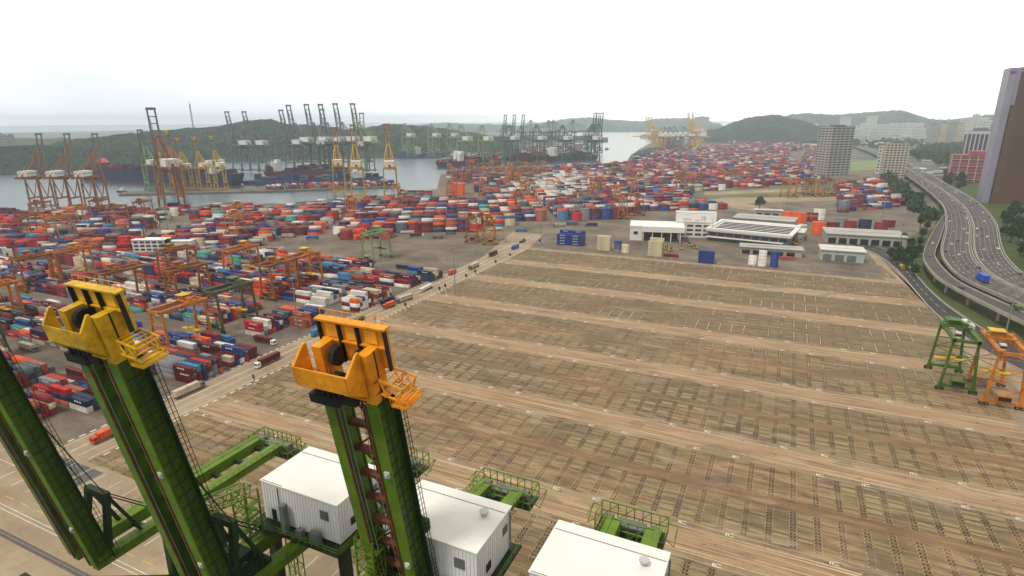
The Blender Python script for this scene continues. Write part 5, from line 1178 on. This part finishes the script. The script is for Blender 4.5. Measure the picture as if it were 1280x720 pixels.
for i, (px, py, w_, d_, h_, rz, lab, rm) in enumerate(((930, 283, 62, 34, 9, -6, 'grey flat roofed shed behind the sawtooth warehouse', m_gt), (955, 297, 44, 26, 8, -6, 'pale roofed shed right of the sawtooth warehouse', m_wc), (940, 318, 50, 16, 6, 4, 'grey low roofed shed in front of the sawtooth warehouse', m_gt), (1036, 326, 32, 22, 9, 2, 'pale grey corrugated shed at the top right corner of the empty yard', m_wc), (1052, 305, 66, 36, 9, 4, 'long pale roofed truck depot above the yard corner', m_gt), (950, 272, 30, 9, 9, 5, 'small pale workshop beside the lone tree', m_wc))):
    x, y = g(px, py); t = thing('shed', lab, 'shed', (x-w_*.2, y, 0), R(rz)); b = MB(); b.bb((0, 0, 0), (w_, d_, h_)); b.build('wall', m_gt if i != 3 else mat('pale_teal_cladding', (.42, .50, .48), .6, var=.1), t)
    b = MB(); b.bb((-1, -1, h_), (w_+1, d_+1, h_+.5)); b.bb((w_*.1, d_*.45, h_+.5), (w_*.9, d_*.5, h_+.9)); b.build('roof', rm, t)
    for k in range(int(w_/9)): b = MB(); b.bb((1.5+k*9, -.22, .3), (8+k*9, -.03, h_*.62)); b.build('door', m_dark if i != 3 else m_gs, t)
x, y = g(188, 318); t = thing('port_building', 'white yard office half hidden by trees among the left blocks', 'building', (x-24, y, 0), R(24)); b = MB(); b.bb((0, 0, 0), (30, 12, 11)); b.bb((32, 4, 0), (52, 14, 9)); b.build('wall', m_white, t)
for f in range(3):
    for c in range(5): b = MB(); b.bb((1.5+c*5.8, -.2, 1.5+f*3.4), (5.5+c*5.8, -.03, 3.2+f*3.4)); b.build('window', m_win, t)
b = MB(); b.bb((-.5, -.5, 11), (30.5, 12.5, 11.6)); b.bb((31.5, 3.5, 9), (52.5, 14.5, 9.6)); b.build('roof', m_white, t)
# flat racks: white open frames stacked beside the orange gantry cranes
def flatrack(label, px, py, rz, n):
    x, y = g(px, py); t = thing('flat_rack_stack', label, 'flat rack', (x, y, 0), rz, 'stacked white flat racks')
    for k in range(n):
        b = MB(); z = k*2.6
        b.bb((-6, -1.2, z+.05), (6, 1.2, z+.5))
        for sx in (-5.9, -3, 0, 3, 5.9):
            for sy in (-1.1, 1.1): b.bar((sx, sy, z+.5), (sx, sy, z+2.6), .2)
        for sy in (-1.1, 1.1):
            for k2 in range(4): b.bar((-5.9+k2*3, sy, z+(.5 if k2 % 2 else 2.4)), (-3+k2*3, sy, z+(2.4 if k2 % 2 else .5)), .14)
        b.build('rack', m_wc, t)
for i in range(12): flatrack(f"stack of empty white frames, {ORD[i]} of the twelve right of the trees", 258+(i % 6)*17+(i//6)*4, 322-(i//6)*6+(i % 6)*.5, R(78), 3)
# ================================================================== SIGNS, LAMPS, SMALL THINGS
m_sign = mat('dark_sign_face', (.03, .04, .04), .5, var=0); m_rs = mat('red_sign_face', (.6, .03, .02), .4, var=0)
def sign(label, x, y, h, r, m_, rz=0):
    t = thing('road_sign', label, 'road sign', (x, y, 0), rz, 'signs along the haul road'); b = MB(); b.cyl((0, 0, 0), (0, 0, h), .14, 8); b.cyl((0, 0, 0), (0, 0, .8), .45, 10, 1); b.build('pole', [m_steel, m_line], t)
    b = MB(); b.cyl((0, -.16, h), (0, -.3, h), r, 16); b.build('sign_face', m_, t)
for i, (px, py) in enumerate(((525, 391), (569, 370), (573, 366), (591, 352), (599, 346), (621, 333), (637, 324), (676, 306), (455, 425), (318, 481))):
    x, y = g(px, py); sign(f"dark round block sign on a post, {ORD[i]} along the haul road verge" if i < 8 else ('dark round block sign on a post just behind the orange crane head' if i == 8 else 'dark round block sign near the first yard lane'), -209, y, 4.2, 1.3, m_sign, R(-20))
x, y = g(470, 409); sign('red round sign on a post beside the haul road', x, y, 6, 1.2, m_rs, R(-20))
def mast(label, x, y, h):
    t = thing('lighting_mast', label, 'lighting mast', (x, y, 0), 0, 'tall lighting masts in the port'); b = MB(); b.cyl((0, 0, 0), (0, 0, h), .42, 10, 0, .2); b.build('pole', m_steel, t)
    b = MB(); b.cyl((0, 0, h-.6), (0, 0, h-.3), 1.5, 12)
    for k in range(6): a = k*math.pi/3; b.box((1.7*math.cos(a), 1.7*math.sin(a), h-.7), (.6, .6, .35), 0, a)
    b.build('lamp_head', m_gs, t)
for px, py, h, lab in ((569, 368, 33, 'tall grey lighting mast at the near corner of the road and yard'), (676, 306, 30, 'tall lighting mast at the far end of the haul road'), (372, 409, 30, 'tall lighting mast among the left blocks above the orange crane head'), (856, 243, 34, 'lighting mast before the rusty gantry row at the right'), (983, 262, 36, 'lighting mast left of the orange container stack'), (1104, 268, 34, 'lighting mast by the start of the exit ramp'), (1122, 322, 30, 'lighting mast beside the service road trees'), (212, 300, 32, 'lighting mast between the left trees and light blue boxes'), (360, 292, 32, 'lighting mast before the far row of the left yard'), (1255, 425, 38, 'tall lamp mast in front of the viaduct at the right edge')):
    x, y = g(px, py); mast(lab, x, y, h)
x, y = ray(240, 150, 2450)[:2]; t = thing('radio_mast', 'thin red and white radio mast on the left hill', 'radio mast', (x, y, 60), 0); b = MB(); b.lattice((0, 0, 0), (0, 0, 118), 3, 3, 22, .5); b.build('mast', m_gt, t)
b = MB(); b.bar((0, 0, 118), (0, 0, 132), .8); b.build('aerial', m_steel, t)
# ================================================================== SHIPS
def ship(label, cat, A, B, hull, hullm, bridge_at, deckload, hgt=14, beam=32, boxes=True, bh=26, bm=None):
    (xa, ya), (xb, yb) = A, B; Ln = math.hypot(xb-xa, yb-ya); t = thing('cargo_ship', label, cat, ((xa+xb)/2, (ya+yb)/2, -3.2), math.atan2(yb-ya, xb-xa)); L2_ = Ln/2; Bm = beam/2
    b = MB(); outline = [(-L2_, -Bm*.7), (-L2_+Ln*.04, -Bm), (L2_-Ln*.14, -Bm), (L2_-Ln*.05, -Bm*.6), (L2_, 0), (L2_-Ln*.05, Bm*.6), (L2_-Ln*.14, Bm), (-L2_+Ln*.04, Bm), (-L2_, Bm*.7)]
    n = len(outline)
    for z, s in ((-2, .93), (3, .965), (hgt, 1.0), (hgt+1.2, 1.0)):
        for x, y in outline: b.v.append((x*s, y*(s if z < 3 else 1), z))
    for r_ in range(3):
        for i in range(n): j = (i+1) % n; b.f.append((r_*n+i, r_*n+j, (r_+1)*n+j, (r_+1)*n+i)); b.m.append(0 if r_ else 1)
    b.f.append(tuple(2*n+i for i in range(n))); b.m.append(2)
    b.build('hull', [hullm, mat('antifouling_red', (.25, .04, .03), .6, var=.2), m_gs], t)
    bx = -L2_+Ln*bridge_at; b = MB(); b.bb((bx-7, -Bm*.8, hgt), (bx+7, Bm*.8, hgt+bh*.75)); b.bb((bx-3, -Bm, hgt+bh*.75), (bx+6, Bm, hgt+bh)); b.bb((bx-12, -5, hgt), (bx-7.1, 5, hgt+bh*.9)); b.build('bridge', bm or m_white, t)
    for f in range(5): q = MB(); q.bb((bx+7.02, -Bm*.7, hgt+2+f*bh*.14), (bx+7.2, Bm*.7, hgt+3.4+f*bh*.14)); q.build('window', m_win, t)
    b = MB(); b.bar((bx, 0, hgt+bh), (bx, 0, hgt+bh+12), 1); b.bar((bx, -5, hgt+bh+7), (bx, 5, hgt+bh+7), .6); b.build('mast', m_gs, t)
    if boxes:
        rowx = -L2_+Ln*.06
        while rowx < L2_-Ln*.12:
            if abs(rowx-bx) > 15:
                bb_ = MB(); mats_ = random.sample(list(CN), 4) if deckload is None else random.choices(deckload, k=4); hmax = random.randint(2, 5)
                for c in range(int(beam/2.6)):
                    for k in range(max(1, hmax-random.randint(0, 2))): bb_.box((rowx, -Bm+2+c*2.55, hgt+2.4+k*2.6), (12.4, 2.4, 2.5), (c*7+k*3+random.randint(0, 1)) % 4)
                bb_.build('container_bay', [CMAT[q] for q in mats_], t)
            rowx += 14.2
    return t
m_navy = mat('navy_hull_paint', (.02, .03, .09), .5, var=.2, scale=.05); m_black = mat('black_hull_paint', (.025, .02, .025), .5, var=.2, scale=.05); m_mh = mat('maroon_hull_paint', (.14, .03, .035), .5, var=.2, scale=.05); m_bh = mat('blue_hull_paint', (.03, .08, .28), .5, var=.2, scale=.05)
ship('big navy container ship moored behind the jetty with maroon boxes on deck', 'ship', g(300, 230), g(100, 222), 0, m_navy, .12, ['maroon', 'navy', 'maroon', 'dark red'], 22, 40)
ship('black container ship alongside under the dark green cranes, right part', 'ship', g(630, 203), g(748, 198.5), 0, m_black, .5, ['maroon', 'dark red', 'maroon', 'navy'], 16, 40)
ship('dark container ship with orange and red boxes at the left end of the middle quay', 'ship', g(548, 208), g(628, 203), 0, m_navy, .3, ['maroon', 'navy', 'orange', 'dark red'], 14, 38)
ship('long blue ship in front of the far left shore, white bridge', 'ship', g(553, 195), g(490, 196.5), 0, m_bh, .5, ['light blue', 'grey', 'maroon', 'grey'], 10, 24)
ship('grey container ship with a salmon bridge on the right bank', 'ship', g(793, 200), g(850, 178), 0, m_gs, .5, ['slate', 'grey', 'teal', 'navy'], 10, 34, bm=mat('salmon_superstructure', (.6, .25, .16), .6, var=.1))
ship('pale ship far down the channel beyond the right bank cranes', 'ship', g(830, 176), g(800, 171), 0, m_wc, .4, ['white', 'grey', 'orange', 'white'], 10, 30)
ship('small dark ship between the jetty and the tall grey cranes', 'ship', g(330, 219), g(440, 213), 0, m_mh, .15, ['maroon', 'navy', 'grey', 'dark red'], 10, 24)
ship('blue and maroon feeder ship beside the right end of the jetty', 'ship', g(480, 223), g(300, 229), 0, m_bh, .2, ['blue', 'maroon', 'navy', 'grey'], 6, 20, bh=16)
x, y = g(151, 238.5); t = thing('tug_boat', 'small white boat at the left tip of the jetty', 'boat', (x-6, y+6, -3), R(20)); b = MB(); b.poly([(-9, -3), (5, -3), (10, 0), (5, 3), (-9, 3)], 0, 2.4); b.build('hull', m_navy, t); b = MB(); b.bb((-4, -2, 2.4), (3, 2, 5)); b.bb((-1, -1.6, 5), (3, 1.6, 7.4)); b.build('wheelhouse', m_white, t); b = MB(); b.bar((0, 0, 7.4), (0, 0, 11), .3); b.build('mast', m_steel, t)
for i, (px, py) in enumerate(((751, 187), (759, 186))): x, y = g(px, py); t = thing('small_boat', f"tiny dark boat in the bright channel, {('left','right')[i]} of the two", 'boat', (x, y, -3), R(60)); b = MB(); b.poly([(-12, -3), (6, -3), (13, 0), (6, 3), (-12, 3)], 0, 3); b.build('hull', m_black, t); b = MB(); b.bb((-7, -2, 3), (-1, 2, 8)); b.build('wheelhouse', m_gs, t)
# red harbour silo on the navy ship's far side
x, y = g(130, 213); t = thing('storage_silo', 'rounded red funnel block standing above the navy ship', 'silo', (x, y, 0), 0); b = MB(); b.cyl((0, 0, -1), (0, 0, 20), 14, 24, 0); b.cyl((0, 0, 20), (0, 0, 30), 14, 24, 0, 8); b.build('drum', mat('salmon_red_paint', (.75, .13, .08), .6, var=.1), t); b = MB(); b.cyl((0, 0, 30), (0, 0, 33), 4, 12); b.build('vent', m_gs, t)
# ================================================================== TREES
random.seed(9)
m_leaf = []
for i, c in enumerate(((.035, .075, .018), (.055, .105, .022), (.022, .05, .016))):
    m_leaf.append(mat(f"leaf_green_{['mid','light','dark'][i]}", c, .7, var=.3, scale=.8))
m_bark = mat('bark', (.12, .09, .06), .9, var=.3)
def leafcloud(b, c, r, n, ls, zs=.8):
    for _ in range(n):
        while True:
            p = Vector((random.uniform(-1, 1), random.uniform(-1, 1), random.uniform(-1, 1)))
            if .35 < p.length < 1: break
        p = Vector((p.x*r, p.y*r, p.z*r*zs))+Vector(c); a = Vector((random.gauss(0, 1), random.gauss(0, 1), random.gauss(0, 1))).normalized(); d = a.cross(Vector((random.gauss(0, 1), random.gauss(0, 1), random.gauss(0, 1)))).normalized(); s = ls*random.uniform(.6, 1.3)
        b.quad(p-a*s-d*s*.5, p+a*s-d*s*.5, p+a*s+d*s*.5, p-a*s*.8+d*s*.6, random.choice((0, 0, 1, 2)))
def tree_proto(h, r, lab, n=26):
    t = thing('tree', lab, 'tree', group='trees around the expressway and yards'); b = MB(); b.cyl((0, 0, 0), (.2, .1, h*.5), h*.035, 8, 0, h*.02); tips = []
    for k in range(7):
        a = k*2.4; q = (math.cos(a)*r*.6, math.sin(a)*r*.6, h*(.55+.06*k)); b.cyl((.2, .1, h*(.3+.03*k)), q, h*.012, 6, 0, h*.005); tips.append(q)
    b.build('trunk', m_bark, t); b = MB()
    for k in range(n):
        a = random.uniform(0, 6.28); rr = r*random.uniform(0, .8); z = h*random.uniform(.45, .92); leafcloud(b, (math.cos(a)*rr*(1.3-z/h), math.sin(a)*rr*(1.3-z/h), z), r*random.uniform(.25, .45), 46, r*.085)
    b.build('crown', m_leaf, t); return t
TP = [tree_proto(13, 6.5, 'x'), tree_proto(10, 5.5, 'x'), tree_proto(15, 6, 'x')]
used = [False]*3
def plant(x, y, lab, s=1.0, k=None):
    k = random.randrange(3) if k is None else k
    if not used[k]: used[k] = True; o = TP[k]; o['label'] = lab; o.location = (x, y, 0); o.scale = (s, s, s); return
    dup(TP[k], lab, (x, y, 0), random.uniform(0, 6), None, s)
x, y = g(949, 262); plant(x, y, 'lone dark green tree on the verge above the warehouse roofs', 1.35, 0)
tl = [(1112, 327, 'beside the lighting mast on the service road bend'), (1120, 331, ''), (1128, 330, ''), (1136, 326, ''), (1140, 332, ''), (1146, 320, ''), (1132, 337, ''), (1142, 345, ''), (1124, 322, ''), (1149, 310, ''), (1138, 312, ''), (1128, 306, ''), (1152, 300, ''), (1158, 290, ''), (1163, 280, ''), (1150, 285, '')]
for i, (px, py, s) in enumerate(sorted(tl)): x, y = g(px, py); plant(x, y, f"green tree between service road and exit ramp, {ORD[i]} from the left", random.uniform(.7, 1.05))
for i in range(9): x, y = g(194+(i % 5)*6, 309+(i//5)*5); plant(x, y, f"dark tree before the white yard office, {ORD[i]} in its row of five", random.uniform(.8, 1.1))
for i, (px, py) in enumerate(sorted((random.uniform(1250, 1300), random.uniform(268, 345)) for _ in range(40))):
    if py > 300+(px-1250)*.9: continue
    x, y = g(px, py); plant(x, y, f"tree in the dark grove right of the viaduct, {ORD[i]} from the left", random.uniform(.8, 1.4))
for i in range(16): x, y = g(random.uniform(1175, 1215), random.uniform(228, 238) if i % 2 else random.uniform(222, 230)); plant(x, y, f"tree along the city side of the expressway, {ORD[i]} below the red office", random.uniform(1, 1.5))
def woods(label, poly, n, h, seed):
    random.seed(seed); b = MB(); P = [g(*p) for p in poly]; xs = [p[0] for p in P]; ys = [p[1] for p in P]; c = 0
    while c < n:
        x, y = random.uniform(min(xs), max(xs)), random.uniform(min(ys), max(ys))
        if not inpoly(x, y, P): continue
        c += 1; hh = h*random.uniform(.6, 1.15); r = random.uniform(6, 11)
        for q in range(9): a = random.uniform(0, 6.28); rr = r*random.uniform(0, .7); leafcloud(b, (x+math.cos(a)*rr, y+math.sin(a)*rr, hh*random.uniform(.45, .95)), r*.5, 7, r*.28)
        b.bar((x, y, 0), (x, y, hh*.6), .8, .8, 2)
    o = b.build('woodland', m_leaf); tag(o, label, 'woodland', None, 'stuff')
woods('dark wooded belt between the expressway and the apartment slabs', [(1132, 200), (1150, 186), (1215, 183), (1240, 200), (1235, 222), (1190, 214), (1160, 204)], 420, 22, 3)
woods('hazy tree belts around the far yards and low sheds', [(985, 178), (1160, 176), (1165, 184), (1100, 188), (1000, 182)], 260, 16, 4)
woods('dark green planting beside the expressway behind the yard corner', [(1100, 222), (1112, 222), (1150, 250), (1168, 272), (1158, 284), (1130, 252)], 60, 9, 6)
# ================================================================== HAZE
bpy.context.view_layer.update()
ZMAX = max(max((o_.matrix_world@Vector(c_)).z for c_ in o_.bound_box) for o_ in bpy.data.objects if o_.type == 'MESH')
print('top of scene', ZMAX)
hz = MB(); hz.bb((-9000, -1200, -6.5), (9800, 9600, ZMAX+12)); o = hz.build('haze', None if False else [])
mh = bpy.data.materials.new('haze_air'); mh.use_nodes = True; N, L = mh.node_tree.nodes, mh.node_tree.links; N.clear()
out = N.new('ShaderNodeOutputMaterial'); pv = N.new('ShaderNodeVolumePrincipled'); pv.inputs['Color'].default_value = (.74, .87, 1.0, 1); pv.inputs['Density'].default_value = HAZE; pv.inputs['Anisotropy'].default_value = .6; L.new(pv.outputs[0], out.inputs['Volume'])
o.data.materials.append(mh); tag(o, 'pale blue haze lying over the whole harbour', 'haze', None, 'stuff')
sc.cycles.volume_bounces = 1; sc.cycles.volume_step_rate = 10; sc.cycles.max_bounces = 5; sc.cycles.diffuse_bounces = 2

for o_ in bpy.data.objects:
    l_ = o_.get('label')
    if l_ and len(l_.replace('-', ' ').split()) > 16: print('LONG', l_)
seen_ = {}
for o_ in bpy.data.objects:
    l_ = o_.get('label')
    if l_ and not o_.parent:
        if l_ in seen_: print('DUP', l_)
        seen_[l_] = 1
